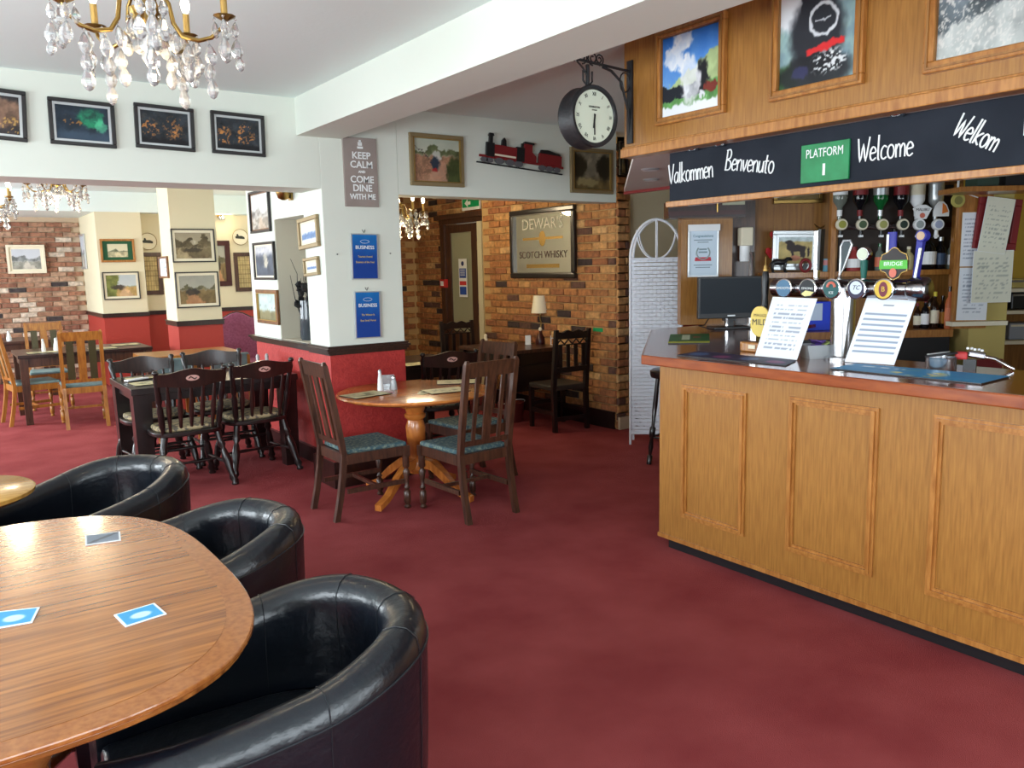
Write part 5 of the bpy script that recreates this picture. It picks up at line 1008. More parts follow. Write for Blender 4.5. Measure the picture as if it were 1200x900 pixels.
s_ = .0040; sh_ = [(0, -18), (6, -15), (9, -10), (15, -8), (16, 2), (14, 10), (7, 13), (3, 17), (0, 18), (-3, 17), (-7, 13), (-14, 10), (-16, 2), (-15, -8), (-9, -10), (-6, -15)]
Xb = T(-.045, ft(1048, 309, XT-.045).y-o0.y, ft(1048, 309, XT-.045).z-1.1) @ rz(-PI/2)
MB().face([(a*s_*1.08, b*s_*1.06) for a, b in sh_], -.004, .004, Xb).build('badge_rim', 'brass', fo); MB().face([(a*s_, b*s_) for a, b in sh_], -.007, -.004, Xb).build('badge', flat('badgedark', 40, 34, 34), fo)
MB().face([(-17*s_, -6*s_), (17*s_, -6*s_), (16.5*s_, 4*s_), (-16.5*s_, 4*s_)], -.010, -.007, Xb).build('ribbon', flat('ribbongreen', 84, 180, 60), fo); text('lettering', 'BRIDGE', .026, 'chalk', fo, Xb @ T(0, -.0105, -.001), sx=1.05); MB().lathe([(0, .0), (.018, 0)], 18, Xb @ T(0, -.0105, -.042) @ rx(PI/2) @ Matrix.Diagonal((1, 1.2, 1, 1)), cap=False).build('emblem', flat('rays', 206, 110, 90), fo)
y_, z_ = tapbase(1073); H_ = ft(1077, 270).z-1.1; MB().taper((0, y_, z_-.03), (0, y_-.02, H_-.02), (.014, .011), (.016, .016)).build('tap_handle', flat('tapblue', 44, 46, 140), fo, bevel=.004); MB().taper((-.012, y_-.004, z_-.02), (-.014, y_-.024, H_-.08), (.005, .006), (.005, .006)).build('handle_edge', 'silverp', fo)
MB().rod((-.022, y_-.025, H_-.025), (.012, y_-.025, H_-.025), [(.024, 0), (.028, .2), (.028, 1)], 18).build('round_top', flat('tapblue', 44, 46, 140), fo, 50); MB().rod((-.024, y_-.025, H_-.025), (-.022, y_-.025, H_-.025), .019, 16).build('badge', flat('palegold2', 190, 160, 130), fo)
# hand pull with clip
hp = thing('hand_pump', 'black hand pump with yellow mild clip on wooden base', 'beer pump', (3.70, 2.87, 1.10)); o1 = hp.location
MB().prism(superell(.055, .075, 4, 24), 0, .055).build('base', 'oaktrim', hp, bevel=.008); MB().b2((-.0575, -.045, .02), (-.055, .0, .04)).build('label_plate', 'mount', hp)
MB().b2((-.02, -.02, .055), (.02, .02, .13)).build('neck', 'steel', hp, bevel=.005); zt = at(897, 318, 'x', 3.70).z-1.1; MB().lathe([(.012, .12), (.014, .14), (.013, .22), (.019, .26), (.016, .30), (.021, zt-.06), (.019, zt-.02), (.013, zt)], 18, T(0, -.06, 0)).build('handle', 'black', hp, 60)
MB().lathe([(.012, zt), (.015, zt+.008), (.009, zt+.016), (.011, zt+.026), (.004, zt+.036), (.003, zt+.075), (0, zt+.08)], 14, T(0, -.06, 0)).build('finial', 'gold', hp, 60)
pc_ = at(891, 377, 'x', 3.62); Xc = T(3.62-o1.x, pc_.y-o1.y, pc_.z-o1.z) @ rz(-PI/2)
oval = superell(.062, .080, 2.3, 32); MB().face([(a*1.04, b*1.04) for a, b in oval], -.001, .004, Xc).build('clip_rim', 'brass', hp); MB().face(oval, -.004, -.001, Xc).build('clip', flat('clipyellow', 216, 190, 96), hp)
text('lettering', 'MILD', .046, 'black', hp, Xc @ T(0, -.005, -.004), sx=.98); text('lettering', 'MAGGS', .022, flat('clipbrown', 96, 70, 40), hp, Xc @ T(0, -.005, .034), sx=1.1)
# leaning papers, runners
def quad(name, label, cat, kind, P, nx=30, th=.003, back='whitep', s=1):
    P00, P10, P11, P01 = [Vector(p) for p in P]; me = artmesh('print', kind, 1, 1, s, nx, nx); n = (P10-P00).cross(P01-P00).normalized()
    if n.z < 0 and abs(n.z) > .5: n = -n
    if abs(n.z) < .9 and n.dot(P00-EYEP) > 0: n = -n
    c = (P00+P10+P11+P01)/4; t = thing(name, label, cat, c)
    for v in me.vertices:
        u, q = v.co.x+.5, v.co.z+.5; v.co = (P00*(1-u)+P10*u)*(1-q)+(P01*(1-u)+P11*u)*q-c+n*(th+.0006)
    o = bpy.data.objects.new('print', me); COL.objects.link(o); o.parent = t
    A = [p-c for p in (P00, P10, P11, P01)]; MB().add([tuple(a) for a in A]+[tuple(a+n*th) for a in A], [(0, 1, 2, 3), (4, 5, 6, 7)]+[(i, (i+1) % 4, 4+(i+1) % 4, 4+i) for i in range(4)]).build('sheet', back, t); return t
Z1 = 1.1015
quad('paper_notice', 'white printed notice leaning on font, left one by the mild pump', 'paper', 'text', [at(885, 417, 'z', Z1), at(934, 422, 'z', Z1), at(958, 350, 'x', 3.615), at(906, 348, 'x', 3.625)], 60, .002, 'paper', 3)
quad('paper_notice', 'white ruled order sheet leaning on font, right one', 'paper', 'lines', [at(990, 424, 'z', Z1), at(1048, 428, 'z', Z1), at(1074, 352, 'x', 3.722), at(1016, 349, 'x', 3.687)], 60, .002, 'paper', 5)
quad('bar_runner', 'dark purple printed bar runner along counter edge', 'bar mat', 'darkmat', [at(793, 416.6, 'z', Z1), at(921, 429, 'z', Z1), at(933, 423, 'z', Z1), at(819, 412, 'z', Z1)], 60, .003, 'black')
quad('bar_runner', 'bright blue bar runner in front of the steel tin', 'bar mat', 'bluemat', [at(972.5, 432.6, 'z', Z1), at(1150, 450.6, 'z', Z1), at(1183.8, 442, 'z', Z1), at(1002.8, 426.8, 'z', Z1)], 70, .004, 'black')
quad('bar_mat', 'small green bar mat at far left corner of the counter', 'bar mat', 'greenmat', [at(783, 403, 'z', Z1), at(831.6, 402.4, 'z', Z1), at(831, 391.6, 'z', Z1), at(785.6, 392.4, 'z', Z1)], 40, .004, 'black')
p = at(963, 419, 'z', 1.1); bk = thing('plastic_tub', 'clear plastic tub of purple sachets between the two notices', 'tub', (p.x-.01, p.y, 1.1), RB+.1)
MB().add([(x*q, y*q, z) for q, z in ((.8, 0), (1, .07)) for x, y in ((-.10, -.06), (.10, -.06), (.10, .06), (-.10, .06))]+[(x*q, y*q, z) for q, z in ((.77, .004), (.97, .07)) for x, y in ((-.10, -.06), (.10, -.06), (.10, .06), (-.10, .06))], [(3, 2, 1, 0)]+[(i, (i+1) % 4, 4+(i+1) % 4, 4+i) for i in range(4)]+[(8+(i+1) % 4, 8+i, 12+i, 12+(i+1) % 4) for i in range(4)]+[(4+i, 4+(i+1) % 4, 12+(i+1) % 4, 12+i) for i in range(4)]+[(8, 9, 10, 11)]).build('tub', 'plastic', bk)
rr = random.Random(3)
for k in range(9): tag(MB().box((0, 0, 0), (.07, .045, .006), rz(rr.uniform(0, 3)) @ rx(rr.uniform(-.5, .5))).build('sachet', flat('sachet' if k % 3 else 'sachet_green', *((100, 70, 150) if k % 3 else (170, 190, 110))), loc=(p.x-.01+rr.uniform(-.035, .035), p.y+rr.uniform(-.03, .03), 1.13+k*.0068)), 'purple sachet in the clear tub between the notices' if k % 3 else 'pale green sachet in the clear tub between the notices', 'sachet', 'sachets in the clear plastic tub')
p = at(1093, 433, 'z', 1.1); tn = thing('steel_tin', 'round polished steel tin with tilted dark lid on counter', 'tin', (p.x+.03, p.y-.02, 1.1)); MB().lathe([(.062, 0), (.064, .004), (.062, .05), (.064, .056), (.06, .056), (.058, .01), (0, .01)], 36, cap=False).build('tin', 'steel', tn, 40)
MB().lathe([(0, 0), (.066, 0), (.066, .006), (.05, .010), (0, .008)], 32, T(0, 0, .062) @ rx(-.18), cap=False).build('lid', flat('lidblack', 24, 24, 28, .7), tn, 40); MB().tube([(.045*math.cos(a), .045*math.sin(a), .073) for a in [i*PI/8 for i in range(16)]], .003, 5, rx(-.18), closed=True).build('lid_rim', 'silverp', tn)
p = at(1120, 430, 'z', 1.1); sg = thing('soda_gun', 'red and chrome drinks gun with hose behind the tin', 'dispenser', (3.74, 1.72, 1.1), R(20)); MB().box((0, .05, .06), (.045, .05, .035)).build('head', flat('gunred', 190, 50, 50), sg, bevel=.008); MB().box((0, 0, .066), (.04, .07, .03), rx(.15)).build('body', 'dull', sg, bevel=.008)
for k in range(5): MB().lathe([(.006, 0), (.006, .008), (0, .01)], 10, T((k % 2-.5)*.02, -.03+k*.014, .082+(.002*k))).build('button', 'whitep', sg)
MB().tube([(0, -.03, .06), (0, -.08, .05), (.0, -.13, .02), (.01, -.15, .008)], .009, 8).build('hose', 'chrome', sg, 60)
MB().b2((-.02, -.01, 0), (.02, .04, .045)).build('holster', 'black', sg)
p = at(986, 436, 'z', 1.1); tag(MB().lathe([(.012, 0), (.012, .002)], 16).build('coin', 'silverp', loc=(p.x, p.y, 1.101)), 'small silver coin near the counter edge', 'coin')
ZT_ = .7535
quad('beer_mat', 'dark blue-grey square coaster at far end of mahogany table', 'coaster', 'greycoaster', [at(100, 639.6, 'z', ZT_), at(141.7, 633.5, 'z', ZT_), at(140.8, 623.5, 'z', ZT_), at(99.7, 628.3, 'z', ZT_)], 30, .002)
quad('beer_mat', 'pale blue square coaster in the middle of mahogany table', 'coaster', 'bluecoaster', [at(147, 735.3, 'z', ZT_), at(195.4, 720, 'z', ZT_), at(181, 707.6, 'z', ZT_), at(133.5, 721.5, 'z', ZT_)], 30, .002)
quad('beer_mat', 'pale blue square coaster at the left image edge', 'coaster', 'bluecoaster', [at(-14, 739, 'z', ZT_), at(38, 730, 'z', ZT_), at(46.8, 712.4, 'z', ZT_), at(-4, 718, 'z', ZT_)], 30, .002)
# ---- bottles
def bottle(label, px, yt, yb2, wpx, D, body, lab=None, cap='black', shape=0, group=None, z=None):
    s_ = mpp(D); H_ = (yb2-yt)*s_; r = wpx*s_/2; p = bb(px, yb2, D); zz = z if z is not None else p.z
    t = thing('bottle', label, 'bottle', (p.x, p.y, zz), RB, group)
    pr = [(r*.9, 0), (r, H_*.04), (r, H_*.58), (r*.8, H_*.68), (r*.38, H_*.76), (r*.34, H_*.9)] if shape == 0 else [(r*.95, 0), (r, H_*.05), (r*.95, H_*.4), (r*.6, H_*.7), (r*.35, H_*.84), (r*.34, H_*.9)]
    MB().lathe(pr, 16).build('glass', body, t, 50); MB().lathe([(r*.42, H_*.88), (r*.42, H_), (0, H_)], 12).build('cap', cap, t, 50)
    if lab: MB().lathe([(r*1.03, H_*.14), (r*1.03, H_*.5)], 16, cap=False).build('label', lab, t)
    return t
BG = mat('brown_bottle_glass', rgb(40, 22, 14), .08); GG = mat('green_bottle_glass', rgb(20, 90, 44), .08); CG = mat('clear_bottle_glass', rgb(150, 160, 150), .06, trans=.5); DK = mat('dark_bottle_glass', rgb(16, 16, 20), .08)
M.update(BG=BG, GG=GG, CG=CG, DK=DK)
zs1 = zat(1040, 317, 6.38)+.001; zs2 = zat(1040, 387, 6.2)+.001
f_ = flat
bottle('squat bottle with red and white label left of the green tap', 1000, 289, 317, 17, 6.48, f_('redlabel', 150, 50, 50), 'whitep', 'engred', 1, z=zs1)
bottle('clear bottle with red and green label left of bridge badge', 1030, 286, 317, 10, 6.48, 'CG', f_('orangelab', 210, 110, 80), 'GG', z=zs1)
bottle('dark slim bottle behind the short blue tap handle', 1046, 270, 317, 12, 6.5, 'DK', None, 'black', z=zs1)
bottle('pale bottle partly hidden behind the bridge badge', 1064, 290, 317, 11, 6.48, f_('palebottle', 176, 164, 120), None, 'mount', z=zs1)
bottle('broad dark bottle with two white labels on upper shelf', 1087, 276, 317, 17, 6.48, 'DK', 'whitep', 'black', z=zs1)
bottle('dark bottle with blue label on upper shelf', 1101, 280, 317, 13, 6.48, 'DK', f_('bluelab', 60, 80, 110), 'silverp', z=zs1)
bottle('small clear bottle with white label at shelf end', 1113, 284, 317, 9, 6.48, 'CG', 'whitep', 'black', z=zs1)
bottle('short dark bottle with white label on back counter', 1083, 353, 388, 9, 6.28, 'DK', 'whitep', 'engred', z=zs2)
bottle('yellow capped bottle with white label on back counter', 1094, 345, 388, 10, 6.28, 'BG', 'mount', f_('capyellow', 214, 196, 60), z=zs2)
bottle('orange topped bottle behind the yellow capped one', 1089, 340, 388, 8, 6.42, 'BG', f_('orange2', 206, 140, 50), f_('orange2', 206, 140, 50), z=zs2)
bottle('squat bottle with orange label between two taller ones', 1103, 350, 388, 9, 6.3, 'BG', f_('orange2', 206, 140, 50), 'DK', z=zs2)
bottle('tall square bottle with orange label nearest the notices', 1111, 338, 388, 9.5, 6.2, f_('orange3', 206, 110, 64), f_('orange4', 226, 130, 90), 'BG', z=zs2)
bottle('small red brown bottle behind the right order sheet', 1074, 358, 388, 8, 6.3, 'BG', 'mount', 'engred', z=zs2)
t = bthing('mug', 'small blue and pink mug left of the shelf post', 'mug', 969, 318, 6.45); t.location.z = zs1; MB().lathe([(.03, 0), (.034, .01), (.034, .10), (.031, .10), (.028, .01), (0, .01)], 16, cap=False).build('cup', f_('mugblue', 96, 150, 170), t, 50); MB().lathe([(.035, .05), (.035, .09)], 16, cap=False).build('band', f_('mugpink', 190, 120, 120), t); MB().tube([(.034, 0, .08), (.055, 0, .07), (.055, 0, .04), (.034, 0, .03)], .005, 6).build('handle', f_('mugblue', 96, 150, 170), t)
fd = bthing('box_file', 'bright blue file box on the back counter', 'file', 957, 386, 6.3); fd.location.z = zs2; s_ = mpp(6.3); MB().b2((-14*s_, 0, 0), (16*s_, .2, 34*s_)).build('box', f_('fileblue', 24, 60, 200), fd, bevel=.004); MB().b2((-12*s_, -.004, 12*s_), (6*s_, 0, 32*s_)).build('label', f_('filepale', 186, 200, 222), fd)
c, wd_, ht_ = onplane(('b', 6.59), (1080, 327), (1089, 345)); t = thing('wall_card', 'small white card on wall right of the beer font', 'card', c, RB); MB().b2((-wd_/2, -.004, -ht_/2), (wd_/2, 0, ht_/2)).build('card', 'whitep', t); MB().b2((-wd_/3, -.005, 0), (wd_/3, -.004, .01)).build('print', 'crate', t)
dp_ = picture('silver framed painting of a greyhound propped on the bar shelf', ('b', 6.46), (905, 273), (958, 318), 'dog', 1, 'silverp', .03, .02, None, R(1), 'framed_picture', mcol='silverp', nx=60, lean=0); dp_.location.z = zs1+.17
# dog figurine
dg = bthing('dog_figurine', 'black dog figurine standing before the greyhound painting', 'figurine', 914, 318, 6.40); dg.location.z = zs1; m = MB()
m.tube([(-.055, 0, .075), (-.03, 0, .085), (.01, 0, .08), (.04, 0, .085)], [.02, .026, .024, .02], 10).tube([(.035, 0, .085), (.055, 0, .105), (.075, 0, .105), (.092, 0, .098)], [.018, .016, .015, .008], 8)
for x in (-.055, .04):
    for y in (-.014, .014): m.tube([(x, y, .075), (x-.006, y, .04), (x+.002, y, .004), (x+.012, y, .003)], [.012, .008, .006, .006], 8)
m.tube([(-.06, 0, .085), (-.08, 0, .07), (-.085, 0, .045)], [.006, .004, .003], 6).tube([(.06, .012, .118), (.056, .018, .098)], [.006, .004], 6).tube([(.06, -.012, .118), (.056, -.018, .098)], [.006, .004], 6)
m.build('body', 'black', dg, 70)
t = bthing('red_ornament', 'dark red ring shaped ornament at foot of greyhound painting', 'ornament', 944, 310, 6.38); t.location.z = zs1+.052; MB().tube([(.038*math.cos(a), 0, .045*math.sin(a)) for a in [i*PI/12 for i in range(24)]], .012, 10, closed=True).build('ring', 'engred', t, 60); MB().box((0, 0, -.01), (.03, .02, .05), ry(.5)).build('centre', 'black', t)
def heart(label, px, py, sc): t = bthing('heart_ornament', label, 'ornament', px, py, 6.55); MB().face([(0, -.05*sc), (.04*sc, 0), (.035*sc, .035*sc), (.015*sc, .04*sc), (0, .02*sc), (-.015*sc, .04*sc), (-.035*sc, .035*sc), (-.04*sc, 0)], -.012, .012).build('heart', flat('heartred', 190, 34, 40), t, bevel=.003); MB().tube([(0, 0, .03*sc), (0, 0, .09*sc)], .002, 5).build('loop', 'brass', t)
heart('red heart decoration left of the greyhound painting', 903, 296, 1.0); heart('red heart decoration at top left corner of greyhound painting', 907, 276, .8)
# ---- optics
o = bslab('optic_backboard', 982, 1117, 1.50, 2.16, 6.585, .012, flat('backdark', 46, 34, 28)); tag(o, 'dark backing board behind the spirit optics', 'panel')
rl = bslab('optic_rail', 984, 1117, zat(1040, 268, 6.45), zat(1040, 262, 6.45), 6.45, .03, 'bronze'); tag(rl, 'dark rail that carries the six spirit optics', 'rail')
OP = [(987, 'CG', 'whitep', 'first optic from the left, clear spirit with white label', (150, 150, 60)), (1011, 'DK', 'engred', 'second optic from the left, black bottle with red cap', (70, 90, 60)), (1035, 'GG', 'silverp', 'third optic from the left, green bottle', (160, 160, 90)), (1059, 'DK', 'engred', 'fourth optic from the left, dark bottle with red neck', (30, 50, 40)), (1078, 'whitep', 'whitep', 'fifth optic from the left, white bottle with fan badge', (150, 160, 160)), (1100, 'silverp', 'silverp', 'rightmost optic, silver bottle with orange and white badge', (170, 180, 210))]
for px, bm, cm, l, dc in OP:
    t = bthing('optic', l, 'optic', px, 263, 6.30, 'spirit optics behind the bar'); s_ = mpp(6.30)
    MB().lathe([(2.2*s_, 6*s_), (2.4*s_, 16*s_), (3.4*s_, 20*s_), (8*s_, 27*s_), (8.3*s_, 30*s_), (8.3*s_, 54*s_), (7.6*s_, 56*s_), (0, 56*s_)], 20, T(0, .06, 0)).build('bottle', bm, t, 50)
    MB().lathe([(8.5*s_, 34*s_), (8.5*s_, 46*s_)], 20, T(0, .06, 0), cap=False).build('label', cm if bm != 'whitep' else 'mount', t); MB().lathe([(3*s_, 10*s_), (3.2*s_, 17*s_)], 14, T(0, .06, 0)).build('neck_cap', cm, t, 50)
    MB().rod((0, .05, 0), (0, -.005, 0), [(5*s_, 0), (6.6*s_, .4), (6.8*s_, .8), (6.2*s_, 1)], 22).build('measure', 'whitep' if px > 1070 else 'mount', t, 40); MB().rod((0, -.005, 0), (0, -.008, 0), 4.4*s_, 18).build('measure_face', flat('optic%d' % px, *dc), t)
    MB().lathe([(1.6*s_, -16*s_), (2.4*s_, -12*s_), (2.0*s_, -6*s_), (3*s_, 0)], 12, T(0, .03, 0)).build('spout', 'black' if px < 1090 else 'whitep', t, 50); MB().b2((-2.2*s_, .015, -14.5*s_), (2.2*s_, .04, -12*s_)).build('lever', 'whitep', t)
    MB().b2((-.012, .06, -.02), (.012, .15, .01)).build('bracket', 'chrome', t)
    if px == 1078: MB().face([(-5*s_, 6*s_), (5*s_, 6*s_), (11*s_, 18*s_), (4*s_, 22*s_), (-4*s_, 22*s_), (-11*s_, 18*s_)], -.03, -.02).build('fan_badge', 'whitep', t); text('lettering', 'MALIBU', .03, 'black', t, T(0, -.031, 16.5*s_)); MB().rod((0, -.03, 10*s_), (0, -.033, 10*s_), 3*s_, 14).build('sun_emblem', flat('rays', 206, 110, 90), t)
    if px == 1100: MB().face([(-9*s_, 9*s_), (9*s_, 9*s_), (9*s_, 15*s_), (6*s_, 22*s_), (2*s_, 26*s_), (-3*s_, 26*s_), (-7*s_, 21*s_), (-9*s_, 15*s_)], -.03, -.02).build('badge', 'whitep', t); MB().face([(1*s_, 12*s_), (8*s_, 14*s_), (5*s_, 21*s_), (1*s_, 24*s_)], -.032, -.03).build('orange_panel', flat('orange5', 226, 130, 60), t)
t = bthing('hanging_tag', 'round yellow tag hanging on a white cord', 'tag', 1122, 235, 6.0); MB().rod((0, 0, 0), (0, -.015, 0), [(.048, 0), (.052, .5), (.048, 1)], 24).build('disc', flat('tagolive', 170, 160, 84), t, 50); MB().rod((0, -.015, 0), (0, -.018, 0), .03, 18).build('centre', flat('tagdark', 120, 116, 60), t); MB().tube([(0, 0, .05), (.003, 0, .3)], .008, 6).build('cord', 'whitep', t); MB().tube([(0, 0, .07), (.06, .01, .05), (.16, .02, .02)], .004, 6).build('string', 'whitep', t)
# ---- notices, mustard column and the hatch beyond
bslab('trim_7', 1121, 1160, zat(1140, 385, 6.0), 2.05, 6.02, .04, 'oaktrim', kind='structure')
bslab('wall_hatch', 1140, 1184, 0, 2.08, 6.07, .25, 'yellowcol', kind='structure')
o = bslab('trim_8', 1120, 1186, zat(1140, 382, 5.98), zat(1140, 377, 5.98), 5.98, .09, 'mount', kind='structure')
bslab('trim_9', 1152, 1183, 0, zat(1168, 421, 6.05), 6.05, .02, 'engred', kind='structure')
def notice(label, p0, p1, kind, D, tilt=0, s=1, m='paper'): c, wd_, ht_ = onplane(('b', D), p0, p1); t = thing('notice', label, 'notice', c, (0, tilt, RB), 'paper notices by the bar hatch'); MB().b2((-wd_/2, -.002, -ht_/2), (wd_/2, 0, ht_/2)).build('sheet', m, t); artpart('print', kind, wd_-.004, ht_-.004, t, (0, -.0028, 0), s, 26); return t
notice('long cream notice pinned left of the red frame', (1128, 249), (1146, 312), 'text', 6.01, 0, 4, 'mount'); notice('cream notice pinned below, above the white ledge', (1124, 314), (1156, 375), 'text', 6.01, R(1), 6, 'mount')
picture('red framed picture with a paper slip pinned over it', ('b', 6.0), (1144, 233), (1190, 292), 'woods', 8, 'engred', .05, nx=12, tilt=R(5), depth=.03); notice('grey till slip hanging over the red frame', (1153, 232), (1182, 296), 'handwriting', 5.94, R(8), 3); notice('large handwritten sheet under the red frame', (1141, 294), (1184, 354), 'handwriting', 5.95, 0, 9)
o = bslab('high_shelf', 1122, 1240, zat(1160, 224, 5.6), zat(1160, 218, 5.6), 5.6, .3, 'oaktrim'); tag(o, 'high oak shelf above the notices', 'shelf')
zz = zat(1160, 218, 5.6)+.001; o = bslab('green_box', 1140, 1165, zz, zz+.11, 5.7, .15, flat('boxgreen', 40, 62, 50)); tag(o, 'dark green box on the high shelf', 'box'); o = bslab('black_box', 1173, 1215, zz, zz+.12, 5.7, .15, 'black'); tag(o, 'black box on the high shelf at right image edge', 'box')
bslab('wall_kitchen', 1170, 1290, 0, CZ, 7.6, .08, 'yellow', kind='structure')
ks = thing('kitchen_shelf', 'kitchen shelf unit seen through the hatch at right edge', 'shelf', bb(1200, 340, 7.0), RB); s_ = mpp(7)
for z in (0, -26, -62): MB().b2((-22*s_, 0, z*s_-.015), (60*s_, .35, z*s_+.015)).build('shelf_board', 'mount', ks)
MB().b2((-22*s_, .35, -1.4), (60*s_, .37, .01)).build('back', 'oakdark', ks); MB().b2((-22*s_, .02, -1.4), (-20*s_, .33, 0)).build('side', 'mount', ks)
for l, z0, z1, m, px in (('black appliance on the middle kitchen shelf', -26+2.3, -3.5, 'black', 1200), ('grey plastic crate on the kitchen shelf', -61+1.2, -40, 'crate', 1200), ('wicker bread basket on top of kitchen shelf', 2.3, 13, 'yellowcol', 1197)):
    c_ = bb(px, 340, 7.1); t = thing({'b': 'appliance', 'g': 'crate', 'w': 'basket'}[l[0]], l, {'b': 'appliance', 'g': 'crate', 'w': 'basket'}[l[0]], (c_.x, c_.y, bb(1200, 340, 7.0).z), RB); MB().b2((-14*s_, 0, z0*s_), (22*s_, .2, z1*s_)).build('body', m, t, bevel=.012); MB().b2((-13*s_, -.006, z1*s_-.03), (21*s_, 0, z1*s_-.012)).build('rim', 'dull' if m != 'crate' else 'mount', t)
# ---- wicker screen
W0, W1, DS = 739, 797, 7.06; a, b = bb(W0, 521, DS), bb(W1, 521, DS); wd_ = (a-b).xy.length; c = (a+b)/2
def screenpanel(parent, X, wd_, z0, z1, zt):
    mb = MB(); n = 30
    def hexo(m, name, mm, sm_=60): return m.build(name, mm, parent, sm_)
    for s_ in (-1, 1): hexo(MB().tube([X @ Vector((s_*wd_/2, 0, 0)), X @ Vector((s_*wd_/2, 0, z1))], .011, 8), 'upright', 'wicker')
    hexo(MB().tube([X @ Vector((wd_/2*math.cos(t), 0, z1+(zt-z1)*math.sin(t))) for t in [i*PI/24 for i in range(25)]], .012, 8), 'arch', 'wicker')
    for z in (z0, z1): hexo(MB().tube([X @ Vector((-wd_/2, 0, z)), X @ Vector((wd_/2, 0, z))], .010, 8), 'cross_rod', 'wicker')
    hexo(MB().tube([X @ Vector((0, 0, z1)), X @ Vector((0, 0, zt))], .007, 6), 'arch_rod', 'wicker')
    for s_ in (-1, 1): hexo(MB().tube([X @ Vector((s_*(.01+(wd_/2*.70)*math.sin(t)), 0, z1+(zt-z1)*.74*(1-math.cos(t)))) for t in [i*PI/24 for i in range(13)]], .008, 6), 'arch_rod', 'wicker')
    # woven fill
    wv = MB(); cols, rows = 12, 46; cw = (wd_-.02)/cols; rh = (z1-z0)/rows
    for i in range(cols):
        for j in range(rows):
            y = .006 if (i+j) % 2 else -.004; x = -wd_/2+.01+cw*(i+.5); z = z0+rh*(j+.5)
            wv.b2((x-cw*.5, y-.003, z-rh*.42), (x+cw*.5, y+.003, z+rh*.42), X)
    o = wv.build('woven_panel', 'wicker', parent); o['kind'] = 'stuff'
sc = thing('folding_screen', 'white woven folding screen with arched top beside bar end', 'screen', (c.x, c.y, 0), RB-.08)
zr, ztop = zat(768, 303, DS), zat(768, 257, DS)
screenpanel(sc, Matrix.Identity(4), wd_, .10, zr, ztop)
screenpanel(sc, T(wd_/2, .01, 0) @ rz(PI-R(24)) @ T(wd_/2, 0, 0), wd_, .10, zr, ztop)
# ---- bar stool behind the counter end
bs = thing('bar_stool', 'dark turned leg bar stool half hidden behind counter end', 'stool', (4.71, 4.46, 0), R(15)); MB().lathe([(.0, .70), (.15, .70), (.16, .72), (.16, .75), (.14, .765), (0, .765)], 28, cap=False).build('seat', 'ebony', bs, 50)
for k in range(4):
    a = PI/4+k*PI/2; MB().rod((.17*math.cos(a), .17*math.sin(a), 0), (.1*math.cos(a), .1*math.sin(a), .70), [(.022, 0), (.022, .10), (.012, .11), (.02, .2), (.014, .3), (.024, .32), (.024, .42), (.013, .44), (.02, .7), (.016, 1)], 12).build('leg', 'ebony', bs, 60)
    MB().rod((.15*math.cos(a), .15*math.sin(a), .22), (.15*math.cos(a+PI/2), .15*math.sin(a+PI/2), .22), .009, 8).build('stretcher', 'ebony', bs)

